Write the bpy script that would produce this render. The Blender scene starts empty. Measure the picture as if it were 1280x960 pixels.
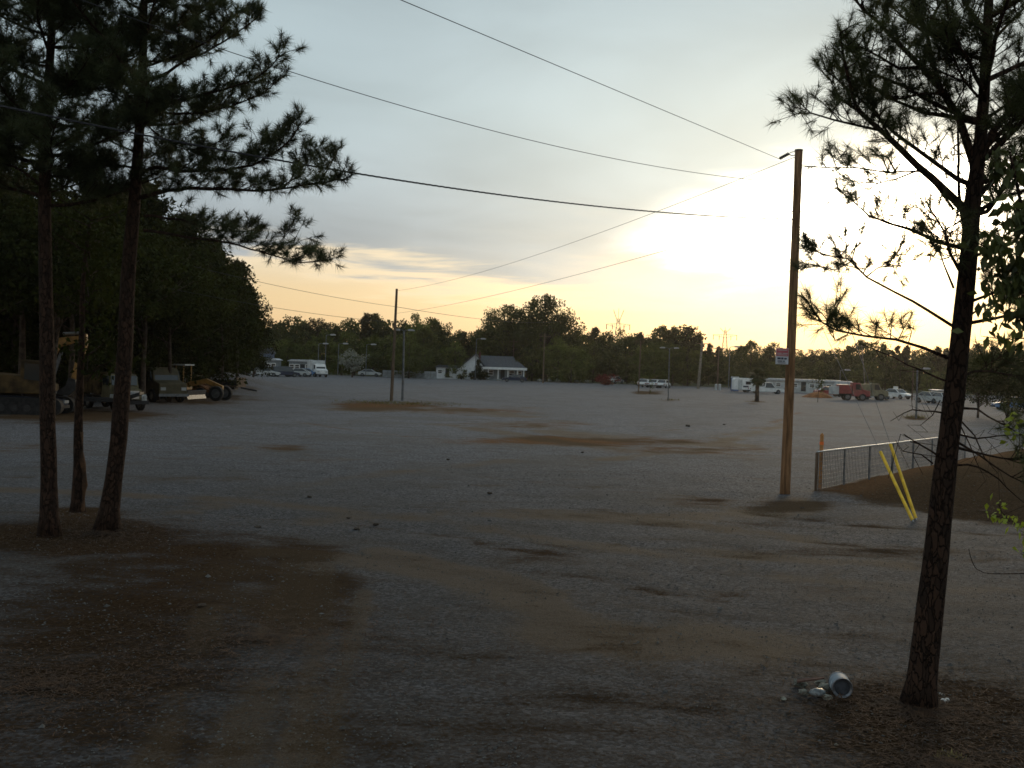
import bpy, math, random
import numpy as np
from mathutils import Vector, Matrix
random.seed(7); rng = np.random.default_rng(7)
S = bpy.context.scene
C = S.collection
# ------------------------------------------------------------------ camera
F = 1350.0; CX, CY = 640.0, 480.0; EYE = 3.2
PITCH = math.radians(1.02); ROLL = math.radians(1.8)
cam_d = bpy.data.cameras.new('camera'); cam = bpy.data.objects.new('camera', cam_d); C.objects.link(cam)
cam_d.sensor_width = 36; cam_d.lens = 36 * F / 1280; cam_d.clip_start = 0.1; cam_d.clip_end = 6000
R = Matrix.Rotation(math.pi/2 - PITCH, 3, 'X') @ Matrix.Rotation(ROLL, 3, 'Z')
cam.matrix_world = Matrix.Translation((0, 0, EYE)) @ R.to_4x4()
S.camera = cam
S.render.engine = 'CYCLES'
S.cycles.use_denoising = True
S.cycles.max_bounces = 6; S.cycles.diffuse_bounces = 3; S.cycles.transparent_max_bounces = 8
S.cycles.filter_width = 1.6
try: S.cycles.use_adaptive_sampling = True
except Exception: pass
S.view_settings.view_transform = 'Standard'; S.view_settings.look = 'None'
S.view_settings.exposure = 0.0; S.view_settings.gamma = 1.0
# ------------------------------------------------------------------ shader helpers
class NT:
    def __init__(s, tree): s.t = tree; s.n = tree.nodes; s.l = tree.links
    def new(s, ty, **k):
        n = s.n.new(ty)
        for a, b in k.items(): setattr(n, a, b)
        return n
    def put(s, sock, v):
        if isinstance(v, bpy.types.NodeSocket): s.l.new(v, sock)
        elif v is not None:
            if sock.type == 'RGBA' and len(v) == 3: v = (*v, 1)
            sock.default_value = v
    def m(s, op, a, b=None, c=None, clamp=False):
        n = s.new('ShaderNodeMath', operation=op, use_clamp=clamp)
        s.put(n.inputs[0], a)
        if b is not None: s.put(n.inputs[1], b)
        if c is not None: s.put(n.inputs[2], c)
        return n.outputs[0]
    def mr(s, v, a, b, c=0., d=1., smooth=True):
        n = s.new('ShaderNodeMapRange', interpolation_type='SMOOTHSTEP' if smooth else 'LINEAR')
        for i, x in enumerate((v, a, b, c, d)): s.put(n.inputs[i], x)
        return n.outputs[0]
    def mix(s, f, a, b, mode='MIX'):
        n = s.new('ShaderNodeMix', data_type='RGBA', blend_type=mode)
        s.put(n.inputs[0], f); s.put(n.inputs[6], a); s.put(n.inputs[7], b)
        return n.outputs[2]
    def noise(s, vec, scale, detail=3., rough=.5, dist=0., col=False):
        n = s.new('ShaderNodeTexNoise')
        if vec is not None: s.put(n.inputs['Vector'], vec)
        n.inputs['Scale'].default_value = scale; n.inputs['Detail'].default_value = detail
        n.inputs['Roughness'].default_value = rough; n.inputs['Distortion'].default_value = dist
        return n.outputs['Color' if col else 'Fac']
    def xyz(s, x, y, z):
        n = s.new('ShaderNodeCombineXYZ')
        for i, v in enumerate((x, y, z)): s.put(n.inputs[i], v)
        return n.outputs[0]
    def gauss(s, terms):
        t = None
        for v, c, w in terms:
            d = s.m('DIVIDE', s.m('SUBTRACT', v, c), w); d = s.m('MULTIPLY', d, d)
            t = d if t is None else s.m('ADD', t, d)
        return s.m('POWER', 2.71828, s.m('MULTIPLY', t, -1.))
# ------------------------------------------------------------------ world: overcast dusk sky, sun veiled by cloud
SUN_AZ, SUN_EL = 20.0, 7.6                       # degrees, azimuth east of the view axis
W = bpy.data.worlds.new('World'); S.world = W; W.use_nodes = True
w = NT(W.node_tree); w.n.clear()
tc = w.new('ShaderNodeTexCoord').outputs['Generated']
sp = w.new('ShaderNodeSeparateXYZ'); w.l.new(tc, sp.inputs[0]); dx, dy, dz = sp.outputs
DEG = 57.29578
az = w.m('MULTIPLY', w.m('ARCTAN2', dx, dy), DEG)
el = w.m('MULTIPLY', w.m('ARCSINE', dz), DEG)
den = w.m('ADD', w.m('MAXIMUM', dz, 0.), .12)
plane = w.xyz(w.m('DIVIDE', dx, den), w.m('DIVIDE', dy, den), 0.)
n1 = w.noise(plane, .55, 4, .5, .3)              # big soft patches of the deck
n2 = w.noise(plane, 1.7, 5, .55, .6)
streak = w.noise(w.xyz(w.m('MULTIPLY', dx, 5.), w.m('MULTIPLY', dy, 5.), w.m('MULTIPLY', dz, 55.)), 1.3, 5, .55, .4)
sky = w.new('ShaderNodeTexSky', sky_type='NISHITA'); sky.sun_disc = False
sky.sun_elevation = math.radians(SUN_EL); sky.sun_rotation = math.radians(SUN_AZ)
sky.altitude = 100; sky.air_density = 1.0; sky.dust_density = 2.0
nish = w.mix(1., sky.outputs[0], (.055, .055, .055), 'MULTIPLY')
# clear band under the deck: peach to cream
low = w.mix(w.mr(el, 0., 3.2), (.94, .56, .27), (.92, .68, .38))
low = w.mix(w.mr(el, 3., 6.), low, (.80, .72, .56))
low = w.mix(.12, low, nish)
# cloud deck
deckc = w.mix(w.mr(el, 4., 14.), (.370, .420, .465), (.460, .565, .605))
deckc = w.mix(w.mr(el, 16., 60.), deckc, (.37, .45, .50))
var = w.m('ADD', w.m('MULTIPLY', n1, .80), w.m('MULTIPLY', n2, .44))
deckc = w.mix(1., deckc, w.xyz(*[w.m('ADD', var, .37)]*3), 'MULTIPLY')
deckc = w.mix(.08, deckc, nish)
eel = w.m('ADD', el, w.m('MULTIPLY', w.m('SUBTRACT', streak, .5), 5.5))
edge = w.mr(az, -12., 10., 4.9, 3.7)
mask = w.mr(eel, w.m('SUBTRACT', edge, .5), w.m('ADD', edge, .9))
col = w.mix(mask, low, deckc)
# lit fringes along the lower edge
fr = w.gauss([(eel, edge, .55)])
fr = w.m('MULTIPLY', fr, w.mr(az, 14., -6., .35, 1.))
col = w.mix(w.m('MULTIPLY', fr, .6), col, (1.0, .80, .52))
# light of the veiled sun
n3 = w.m('SUBTRACT', w.noise(w.xyz(w.m('MULTIPLY', dx, 4.), w.m('MULTIPLY', dy, 4.), w.m('MULTIPLY', dz, 22.)), 1.6, 5, .55, .5), .5)
ael = w.m('ADD', el, w.m('MULTIPLY', n3, 6.)); aaz = w.m('ADD', az, w.m('MULTIPLY', n3, 9.))
lift = w.m('ADD', ael, w.m('MULTIPLY', w.m('SUBTRACT', aaz, 14.), -.16))      # glow leans up to the left
g1 = w.gauss([(aaz, 17.6, 9.6), (lift, 7.9, 2.75)])
g1 = w.m('MULTIPLY', w.mr(g1, .12, .75), w.m('ADD', g1, .35))
g2 = w.gauss([(az, 18., 19.), (el, 7.0, 9.0)])
g3 = w.gauss([(az, 19., 15.), (ael, 3.4, 3.0)])
g4 = w.gauss([(az, SUN_AZ, 3.0), (el, SUN_EL, 2.4)])
def addl(col, g, c):
    return w.mix(1., col, w.mix(1., w.xyz(g, g, g), c, 'MULTIPLY'), 'ADD')
col = addl(col, g2, (.54, .49, .34))
col = addl(col, g1, (4.2, 3.8, 3.0))
col = addl(col, g3, (1.05, .66, .18))
col = addl(col, g4, (10., 7.5, 4.2))
col = w.mix(w.mr(el, -1.5, -.2), (.10, .085, .07), col)
bg = w.new('ShaderNodeBackground'); w.put(bg.inputs[0], col); bg.inputs[1].default_value = 1.0
out = w.new('ShaderNodeOutputWorld'); w.l.new(bg.outputs[0], out.inputs[0])
W.cycles.sampling_method = 'MANUAL'; W.cycles.sample_map_resolution = 1024
# ------------------------------------------------------------------ sun, softened by cloud
sl = bpy.data.lights.new('sun', 'SUN'); sl.energy = .6; sl.angle = math.radians(14); sl.color = (1., .72, .42)
so = bpy.data.objects.new('sun', sl); C.objects.link(so)
a, e = math.radians(SUN_AZ), math.radians(SUN_EL)
sd = Vector((math.sin(a)*math.cos(e), math.cos(a)*math.cos(e), math.sin(e)))
so.rotation_euler = sd.to_track_quat('Z', 'Y').to_euler()
so.location = (20, 50, 30)
# ------------------------------------------------------------------ pixel <-> world
def ray(px, py):
    v = R @ Vector(((px-CX)/F, -(py-CY)/F, -1.)); return v
def sstep(x, a, b):
    t = np.clip((np.asarray(x, float)-a)/(b-a), 0, 1); return t*t*(3-2*t)
def hgt(x, y):
    x = np.asarray(x, float); y = np.asarray(y, float)
    n = (x-8.2)*.793-(y-28.8)*.609; s = (x-8.2)*.609+(y-28.8)*.793
    z = .47*sstep(s+.6*n, 0, 7)*sstep(n, -1.2, 2.5)*sstep(y, 22.5, 28)*(1-sstep(y, 70, 90))
    z = z+.10*sstep(n, -1., .3)*sstep(s, -2.5, 0)*(1-sstep(n, .3, 3))*(1-sstep(y, 60, 70))
    def hump(cx, cy, rx, ry, h): return h*np.exp(-(((x-cx)/rx)**2+((y-cy)/ry)**2))
    z = z+hump(-27.5, 104, 5.0, 9, 1.5)+hump(-36, 98, 6, 8, 1.2)
    z = z+hump(-9.3, 88, 5.0, 5, .20)+hump(-8.4, 19.6, 2.2, 1.2, .14)
    z = z+hump(18.3, 150, 2.6, 3, .35)+hump(4, 10.6, .9, .8, .05)
    z = z+.5*sstep(-x-34-.15*(y-50), 0, 25)*sstep(y, 20, 60)
    z = z+(.02*np.sin(x*1.3+.4*y)+.015*np.sin(.9*y-1.7*x+1))*np.exp(-np.hypot(x, y)/45)
    return z
def G(px, py):
    v = ray(px, py); o = Vector((0, 0, EYE)); z = 0.
    for _ in range(12):
        t = (z-EYE)/v.z; p = o+v*t; z = float(hgt(p.x, p.y))
    return Vector((p.x, p.y, z))
def at(px, py, Y):
    v = ray(px, py); t = Y/v.y; return Vector((0, 0, EYE))+v*t
def proj(P):
    P = np.asarray(P, float)-np.array((0, 0, EYE)); M = np.array(R)
    q = P@M; return CX+F*q[..., 0]/-q[..., 2], CY-F*q[..., 1]/-q[..., 2]
# ------------------------------------------------------------------ materials
MATS = {}
def mat(name, color, rough=.8, metal=0., var=.15, vscale=3., bump=0., bscale=30., spec=.3, emit=None, trans=0., color2=None, stretch=None, objrand=.0):
    if name in MATS: return MATS[name]
    m = bpy.data.materials.new(name); m.use_nodes = True; t = NT(m.node_tree); t.n.clear()
    o = t.new('ShaderNodeOutputMaterial'); b = t.new('ShaderNodeBsdfPrincipled')
    vec = t.new('ShaderNodeTexCoord').outputs['Object']
    if stretch:
        mp = t.new('ShaderNodeMapping'); mp.inputs['Scale'].default_value = stretch; t.l.new(vec, mp.inputs[0]); vec = mp.outputs[0]
    n = t.noise(vec, vscale, 4, .6)
    c2 = color2 or tuple(c*(1-2*var) for c in color)
    c1 = color if color2 else tuple(min(1, c*(1+2*var)) for c in color)
    cc = t.mix(t.mr(n, .3, .7), c2, c1)
    if objrand:
        r = t.new('ShaderNodeObjectInfo').outputs['Random']
        f = t.mr(r, 0., 1., 1-objrand, 1+objrand, False); cc = t.mix(1., cc, t.xyz(f, f, t.m('MULTIPLY', f, .9)), 'MULTIPLY')
    t.put(b.inputs['Base Color'], cc); b.inputs['Roughness'].default_value = rough
    b.inputs['Metallic'].default_value = metal; b.inputs['Specular IOR Level'].default_value = spec
    if bump:
        bn = t.new('ShaderNodeBump'); bn.inputs['Strength'].default_value = bump; bn.inputs['Distance'].default_value = .03
        t.l.new(t.noise(vec, bscale, 5, .65), bn.inputs['Height']); t.l.new(bn.outputs[0], b.inputs['Normal'])
    sh = b.outputs[0]
    if trans:
        tr = t.new('ShaderNodeBsdfTranslucent'); t.put(tr.inputs[0], t.mix(1., cc, (1.5, 1.35, .6), 'MULTIPLY'))
        mx = t.new('ShaderNodeMixShader'); mx.inputs[0].default_value = trans
        t.l.new(sh, mx.inputs[1]); t.l.new(tr.outputs[0], mx.inputs[2]); sh = mx.outputs[0]
    if emit:
        b.inputs['Emission Color'].default_value = (*emit[0], 1); b.inputs['Emission Strength'].default_value = emit[1]
    t.l.new(sh, o.inputs[0]); MATS[name] = m; return m
BARK = mat('pine_bark', (.030, .018, .013), .95, 0, .3, 9, .9, 22, .1, stretch=(1, 1, .35))
def bark(name, c1, c2):
    m = bpy.data.materials.new(name); m.use_nodes = True; t = NT(m.node_tree); t.n.clear()
    mp = t.new('ShaderNodeMapping'); mp.inputs['Scale'].default_value = (1, 1, .38); t.l.new(t.new('ShaderNodeTexCoord').outputs['Object'], mp.inputs[0])
    wv = t.new('ShaderNodeMix', data_type='VECTOR'); wv.inputs[0].default_value = .13; t.l.new(mp.outputs[0], wv.inputs[4]); t.l.new(t.noise(mp.outputs[0], 9, 3, .6, 0, True), wv.inputs[5])
    v = t.new('ShaderNodeTexVoronoi', feature='DISTANCE_TO_EDGE'); v.inputs['Scale'].default_value = 21; t.l.new(wv.outputs[1], v.inputs['Vector'])
    v2 = t.new('ShaderNodeTexVoronoi', feature='F1'); v2.inputs['Scale'].default_value = 21; t.l.new(wv.outputs[1], v2.inputs['Vector'])
    cs = t.new('ShaderNodeSeparateXYZ'); t.l.new(v2.outputs['Color'], cs.inputs[0])
    e = t.mr(v.outputs['Distance'], .0, .10); nn = t.noise(mp.outputs[0], 34, 5, .75)
    c = t.mix(cs.outputs[0], c1, c2); c = t.mix(t.m('MULTIPLY', nn, .5), c, c1); c = t.mix(e, tuple(x*.62 for x in c1), c)
    b = t.new('ShaderNodeBsdfPrincipled'); t.put(b.inputs['Base Color'], c); b.inputs['Roughness'].default_value = .95; b.inputs['Specular IOR Level'].default_value = .1
    bn = t.new('ShaderNodeBump'); bn.inputs['Strength'].default_value = 1.; bn.inputs['Distance'].default_value = .03
    t.l.new(t.m('ADD', e, t.m('MULTIPLY', nn, .4)), bn.inputs['Height']); t.l.new(bn.outputs[0], b.inputs['Normal'])
    o = t.new('ShaderNodeOutputMaterial'); t.l.new(b.outputs[0], o.inputs[0]); return m
BARK = bark('plated_pine_bark', (.026, .017, .013), (.060, .034, .023))
BARK_F = mat('forest_bark', (.06, .045, .035), .95, 0, .25, 4, .3, 10, .1)
NEEDLE = mat('pine_needles', (.050, .062, .030), .6, 0, .25, 1.5, trans=.22, spec=.25)
NEEDLE_R = mat('pine_needles_near', (.055, .064, .028), .6, 0, .3, 2.2, trans=.3, spec=.25)
LEAF_D = mat('forest_leaves', (.036, .042, .012), .85, 0, .45, .55, trans=.15, spec=.04, color2=(.012, .015, .005), objrand=.25)
LEAF_F = mat('far_leaves', (.082, .088, .030), .8, 0, .4, .35, trans=.25, spec=.1, color2=(.034, .038, .015), objrand=.35)
LEAF_L = mat('far_light_leaves', (.105, .12, .035), .8, 0, .3, .4, trans=.25, spec=.1, color2=(.05, .06, .02), objrand=.2)
LEAF_P = mat('far_pine_leaves', (.075, .065, .032), .8, 0, .3, .4, trans=.2, spec=.1, color2=(.03, .027, .015), objrand=.25)
LEAF_B = mat('sapling_leaves', (.07, .085, .028), .5, 0, .3, 3, trans=.35, spec=.3)
LEAF_G = mat('bright_leaves', (.20, .26, .04), .5, 0, .25, 3, trans=.4, spec=.3)
BLOSSOM = mat('blossom', (.20, .21, .19), .8, 0, .2, 1, trans=.2)
REDLEAF = mat('red_leaves', (.13, .025, .02), .8, 0, .3, 1, trans=.2)
POLE = mat('pole_wood', (.185, .102, .052), .9, 0, .25, 6, .5, 18, .15, stretch=(3, 3, .25))
POLE_D = mat('weathered_pole_wood', (.12, .085, .06), .9, 0, .2, 6, .3, 18, .15, stretch=(3, 3, .25))
STEEL = mat('galvanised_steel', (.42, .43, .44), .35, .9, .1, 8)
STEEL_D = mat('dull_steel', (.13, .14, .15), .5, .7, .15, 5)
WIRE = mat('wire_aluminium', (.05, .05, .055), .9, 0, .05, spec=.05)
BLACK = mat('black_rubber', (.018, .018, .019), .85, 0, .2, 6)
DARK = mat('dark_metal', (.03, .03, .032), .6, .3, .2, 4)
GLASS = mat('dark_glass', (.02, .025, .03), .08, 0, .05, spec=.6)
WHITE = mat('white_paint', (.66, .67, .66), .45, 0, .06, 2, spec=.5)
WHITE_D = mat('dusty_white_paint', (.40, .42, .42), .6, 0, .12, 1.2)
CREAM = mat('cream_paint', (.17, .15, .09), .5, 0, .12, 2)
YEL = mat('machine_yellow', (.24, .125, .03), .5, 0, .2, 2.5, spec=.4)
YEL_G = mat('guard_yellow', (.72, .46, .03), .5, 0, .12, 5, spec=.4)
RED = mat('red_paint', (.21, .03, .027), .4, 0, .12, 2, spec=.5)
ORANGE = mat('orange_cover', (.22, .085, .025), .8, 0, .2, 3)
BLUE = mat('blue_paint', (.03, .06, .17), .4, 0, .12, 2, spec=.5)
BLUE_L = mat('light_blue_paint', (.10, .20, .38), .4, 0, .12, 2, spec=.5)
NAVY = mat('navy_paint', (.02, .03, .06), .35, 0, .1, 2, spec=.5)
ROOF = mat('shingle_roof', (.075, .08, .09), .9, 0, .2, 6, .4, 20)
ROOF_M = mat('metal_roof', (.42, .44, .46), .5, .2, .1, 3)
SIDING = mat('white_siding', (.62, .64, .66), .7, 0, .06, 3)
SIDING_G = mat('grey_siding', (.20, .22, .23), .8, 0, .12, 2)
BRICK = mat('dark_brick', (.11, .045, .035), .9, 0, .2, 12)
GLASS_W = mat('house_glass', (.03, .035, .04), .15, 0, .1, spec=.5)
LAMPM = mat('lamp_cover', (.32, .33, .33), .4, 0, .05)
STAKE = mat('stake_wood', (.42, .20, .07), .9, 0, .15, 8)
TIN = mat('paint_can_tin', (.16, .17, .19), .35, .7, .15, 12)
LABELM = mat('can_label', (.17, .22, .27), .6, 0, .1, 12)
CLOTH_P = mat('crumpled_plastic', (.16, .18, .19), .4, 0, .3, 16, spec=.5)
ROCK = mat('pale_rock', (.20, .20, .185), .9, 0, .3, 6, .4, 12, objrand=.4)
ROCK_D = mat('gravel_stone', (.10, .10, .105), .9, 0, .3, 2.5, objrand=.4, color2=(.03, .029, .03))
STRAW = mat('pine_straw', (.085, .043, .02), .9, 0, .35, 6, color2=(.03, .017, .01))
SOIL = mat('dark_soil', (.05, .038, .028), .95, 0, .2, 6, .4, 10)
DRYGRASS = mat('dry_grass', (.13, .11, .035), .9, 0, .25, 3, trans=.2)
RIBBON = mat('orange_ribbon', (.75, .16, .03), .6, 0, .1)
# ------------------------------------------------------------------ objects
def link(name, data, parent=None):
    o = bpy.data.objects.new(name, data); C.objects.link(o)
    if parent is not None: o.parent = parent
    return o
def tag(o, label=None, cat=None, group=None, kind=None):
    for k, v in (('label', label), ('category', cat), ('group', group), ('kind', kind)):
        if v: o[k] = v
    return o
def thing(name, label, cat, loc=(0, 0, 0), rz=0., group=None, scale=None):
    o = link(name, None); o.location = loc; o.rotation_euler = (0, 0, rz)
    if scale: o.scale = (scale,)*3 if not hasattr(scale, '__len__') else scale
    return tag(o, label, cat, group)
def dup(src, loc, rz=0., label=None, group=None, scale=None, cat=None):
    def rec(s, par):
        c = s.copy(); C.objects.link(c)
        if par is not None: c.parent = par
        for ch in list(s.children): rec(ch, c)
        return c
    r = rec(src, None); r.location = loc; r.rotation_euler = (0, 0, rz)
    if scale: r.scale = (scale,)*3 if not hasattr(scale, '__len__') else scale
    return tag(r, label, cat, group)
class MB:
    def __init__(s): s.v = []; s.f = []
    def add(s, vs, fs):
        k = len(s.v); s.v += [tuple(v) for v in vs]; s.f += [tuple(i+k for i in f) for f in fs]; return s
    def box(s, x0, x1, y0, y1, z0, z1, M=None):
        vs = [(x, y, z) for z in (z0, z1) for x, y in ((x0, y0), (x1, y0), (x1, y1), (x0, y1))]
        if M is not None: vs = [M@Vector(v) for v in vs]
        return s.add(vs, [(3, 2, 1, 0), (4, 5, 6, 7), (0, 1, 5, 4), (1, 2, 6, 5), (2, 3, 7, 6), (3, 0, 4, 7)])
    def prism(s, prof, y0, y1, inset=None):
        """prof: (x,z) outline, extruded along y; inset: per-vertex width reduction"""
        n = len(prof); ins = inset or [0]*n
        vs = [(x, y0+d, z) for (x, z), d in zip(prof, ins)]+[(x, y1-d, z) for (x, z), d in zip(prof, ins)]
        return s.add(vs, [tuple(range(n)), tuple(range(2*n-1, n-1, -1))]+[(i+n, (i+1) % n+n, (i+1) % n, i) for i in range(n)])
    def bar(s, p, q, w, h=None):
        p, q = Vector(p), Vector(q); h = h or w; d = (q-p).normalized()
        u = d.cross(Vector((0, 0, 1)));
        if u.length < 1e-3: u = Vector((1, 0, 0))
        u.normalize(); v = u.cross(d)
        c = [(-1, -1), (1, -1), (1, 1), (-1, 1)]
        vs = [o+u*a*w/2+v*b*h/2 for o in (p, q) for a, b in c]
        return s.add(vs, [(3, 2, 1, 0), (4, 5, 6, 7), (0, 1, 5, 4), (1, 2, 6, 5), (2, 3, 7, 6), (3, 0, 4, 7)])
    def tube(s, pts, rad, n=8, cap=True, wob=0.):
        pts = [Vector(p) for p in pts]; k = len(pts)
        if not hasattr(rad, '__len__'): rad = [rad]*k
        vs = []; fs = []; u = None
        for i, p in enumerate(pts):
            d = (pts[min(i+1, k-1)]-pts[max(i-1, 0)])
            d = d.normalized() if d.length > 1e-9 else Vector((0, 0, 1))
            if u is None: u = d.orthogonal().normalized()
            else:
                u = u-d*u.dot(d); u = u.normalized() if u.length > 1e-6 else d.orthogonal().normalized()
            v = d.cross(u)
            for j in range(n):
                a = 2*math.pi*j/n; r = rad[i]*(1+wob*(random.random()-.5))
                vs.append(p+u*math.cos(a)*r+v*math.sin(a)*r)
        for i in range(k-1):
            for j in range(n): fs.append((i*n+j, i*n+(j+1) % n, (i+1)*n+(j+1) % n, (i+1)*n+j))
        if cap: fs += [tuple(range(n-1, -1, -1)), tuple((k-1)*n+j for j in range(n))]
        return s.add(vs, fs)
    def rock(s, c, r, seed=0, nz=5, na=8, sq=1.):
        q = random.Random(seed); vs = []; fs = []
        vs.append((c[0], c[1], c[2]-r*sq))
        for i in range(1, nz):
            th = math.pi*i/nz
            for j in range(na):
                a = 2*math.pi*j/na+.3*i; rr = r*(.75+.45*q.random())
                vs.append((c[0]+rr*math.sin(th)*math.cos(a), c[1]+rr*math.sin(th)*math.sin(a), c[2]-rr*sq*math.cos(th)))
        vs.append((c[0], c[1], c[2]+r*sq)); T = len(vs)-1
        for j in range(na):
            fs.append((0, 1+(j+1) % na, 1+j)); fs.append((T, 1+(nz-2)*na+j, 1+(nz-2)*na+(j+1) % na))
        for i in range(nz-2):
            for j in range(na): fs.append((1+i*na+j, 1+i*na+(j+1) % na, 1+(i+1)*na+(j+1) % na, 1+(i+1)*na+j))
        return s.add(vs, fs)
    def mesh(s, name, m, smooth=False):
        me = bpy.data.meshes.new(name); me.from_pydata([tuple(v) for v in s.v], [], s.f); me.materials.append(m)
        me.validate()
        if smooth: me.polygons.foreach_set('use_smooth', [True]*len(me.polygons))
        me.update(); return me
    def obj(s, name, m, parent=None, smooth=False, bevel=0., label=None):
        o = link(name, s.mesh(name, m, smooth), parent)
        if bevel:
            b = o.modifiers.new('bevel', 'BEVEL'); b.width = bevel; b.segments = 2; b.limit_method = 'ANGLE'
        if label: o['label'] = label
        return o
def tri_mesh(name, V, m):
    """V: (n,3,3) array of triangles"""
    n = len(V); me = bpy.data.meshes.new(name)
    me.vertices.add(n*3); me.vertices.foreach_set('co', np.ascontiguousarray(V, dtype=np.float32).ravel())
    me.loops.add(n*3); me.loops.foreach_set('vertex_index', np.arange(n*3, dtype=np.int32))
    me.polygons.add(n); me.polygons.foreach_set('loop_start', np.arange(0, n*3, 3, dtype=np.int32))
    me.polygons.foreach_set('loop_total', np.full(n, 3, dtype=np.int32))
    me.materials.append(m); me.update(); me.validate(); return me
def unit(a): return a/np.maximum(np.linalg.norm(a, axis=-1, keepdims=True), 1e-9)
def tufts(P, D, n=26, L=.17, w=.007, spread=.9):
    """needle tufts: P points, D directions -> triangles"""
    P = np.asarray(P, float); D = unit(np.asarray(D, float)); k = len(P)
    if k == 0: return np.zeros((0, 3, 3))
    N = unit(D[:, None, :]+rng.normal(0, spread, (k, n, 3))*np.array((1, 1, .9)))
    base = P[:, None, :]-D[:, None, :]*(rng.random((k, n, 1))*L*.75)
    ln = L*(.65+.5*rng.random((k, n, 1)))*(.8+.4*rng.random((k, 1, 1)))
    side = unit(np.cross(N, rng.normal(0, 1, (k, n, 3))))*w/2
    tip = base+N*ln; tip[..., 2] -= ln[..., 0]*.08
    return np.stack([base-side, base+side, tip], 2).reshape(-1, 3, 3)
def leaves(P, D, L, w, droop=.3):
    """single leaves as diamonds (2 triangles)"""
    P = np.asarray(P, float); D = unit(np.asarray(D, float)); k = len(P)
    s = unit(np.cross(D, rng.normal(0, 1, (k, 3)))); ln = (L*(.6+.8*rng.random((k, 1))))
    mid = P+D*ln*.45; tip = P+D*ln; tip[:, 2] -= ln[:, 0]*droop; ww = ln*w/L*.5
    a, b = mid-s*ww, mid+s*ww
    return np.concatenate([np.stack([P, a, b], 1), np.stack([a, tip, b], 1)])
def resample(pts, step):
    pts = [Vector(p) for p in pts]; out = [pts[0]]
    # catmull-rom
    for i in range(len(pts)-1):
        p0, p1, p2, p3 = pts[max(i-1, 0)], pts[i], pts[i+1], pts[min(i+2, len(pts)-1)]
        k = max(1, int((p2-p1).length/step))
        for j in range(1, k+1):
            t = j/k; out.append(.5*((2*p1)+(p2-p0)*t+(2*p0-5*p1+4*p2-p3)*t*t+(3*p1-p0-3*p2+p3)*t**3))
    return out
def rvec(s=1.): return Vector((random.gauss(0, s), random.gauss(0, s), random.gauss(0, s)))
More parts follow.
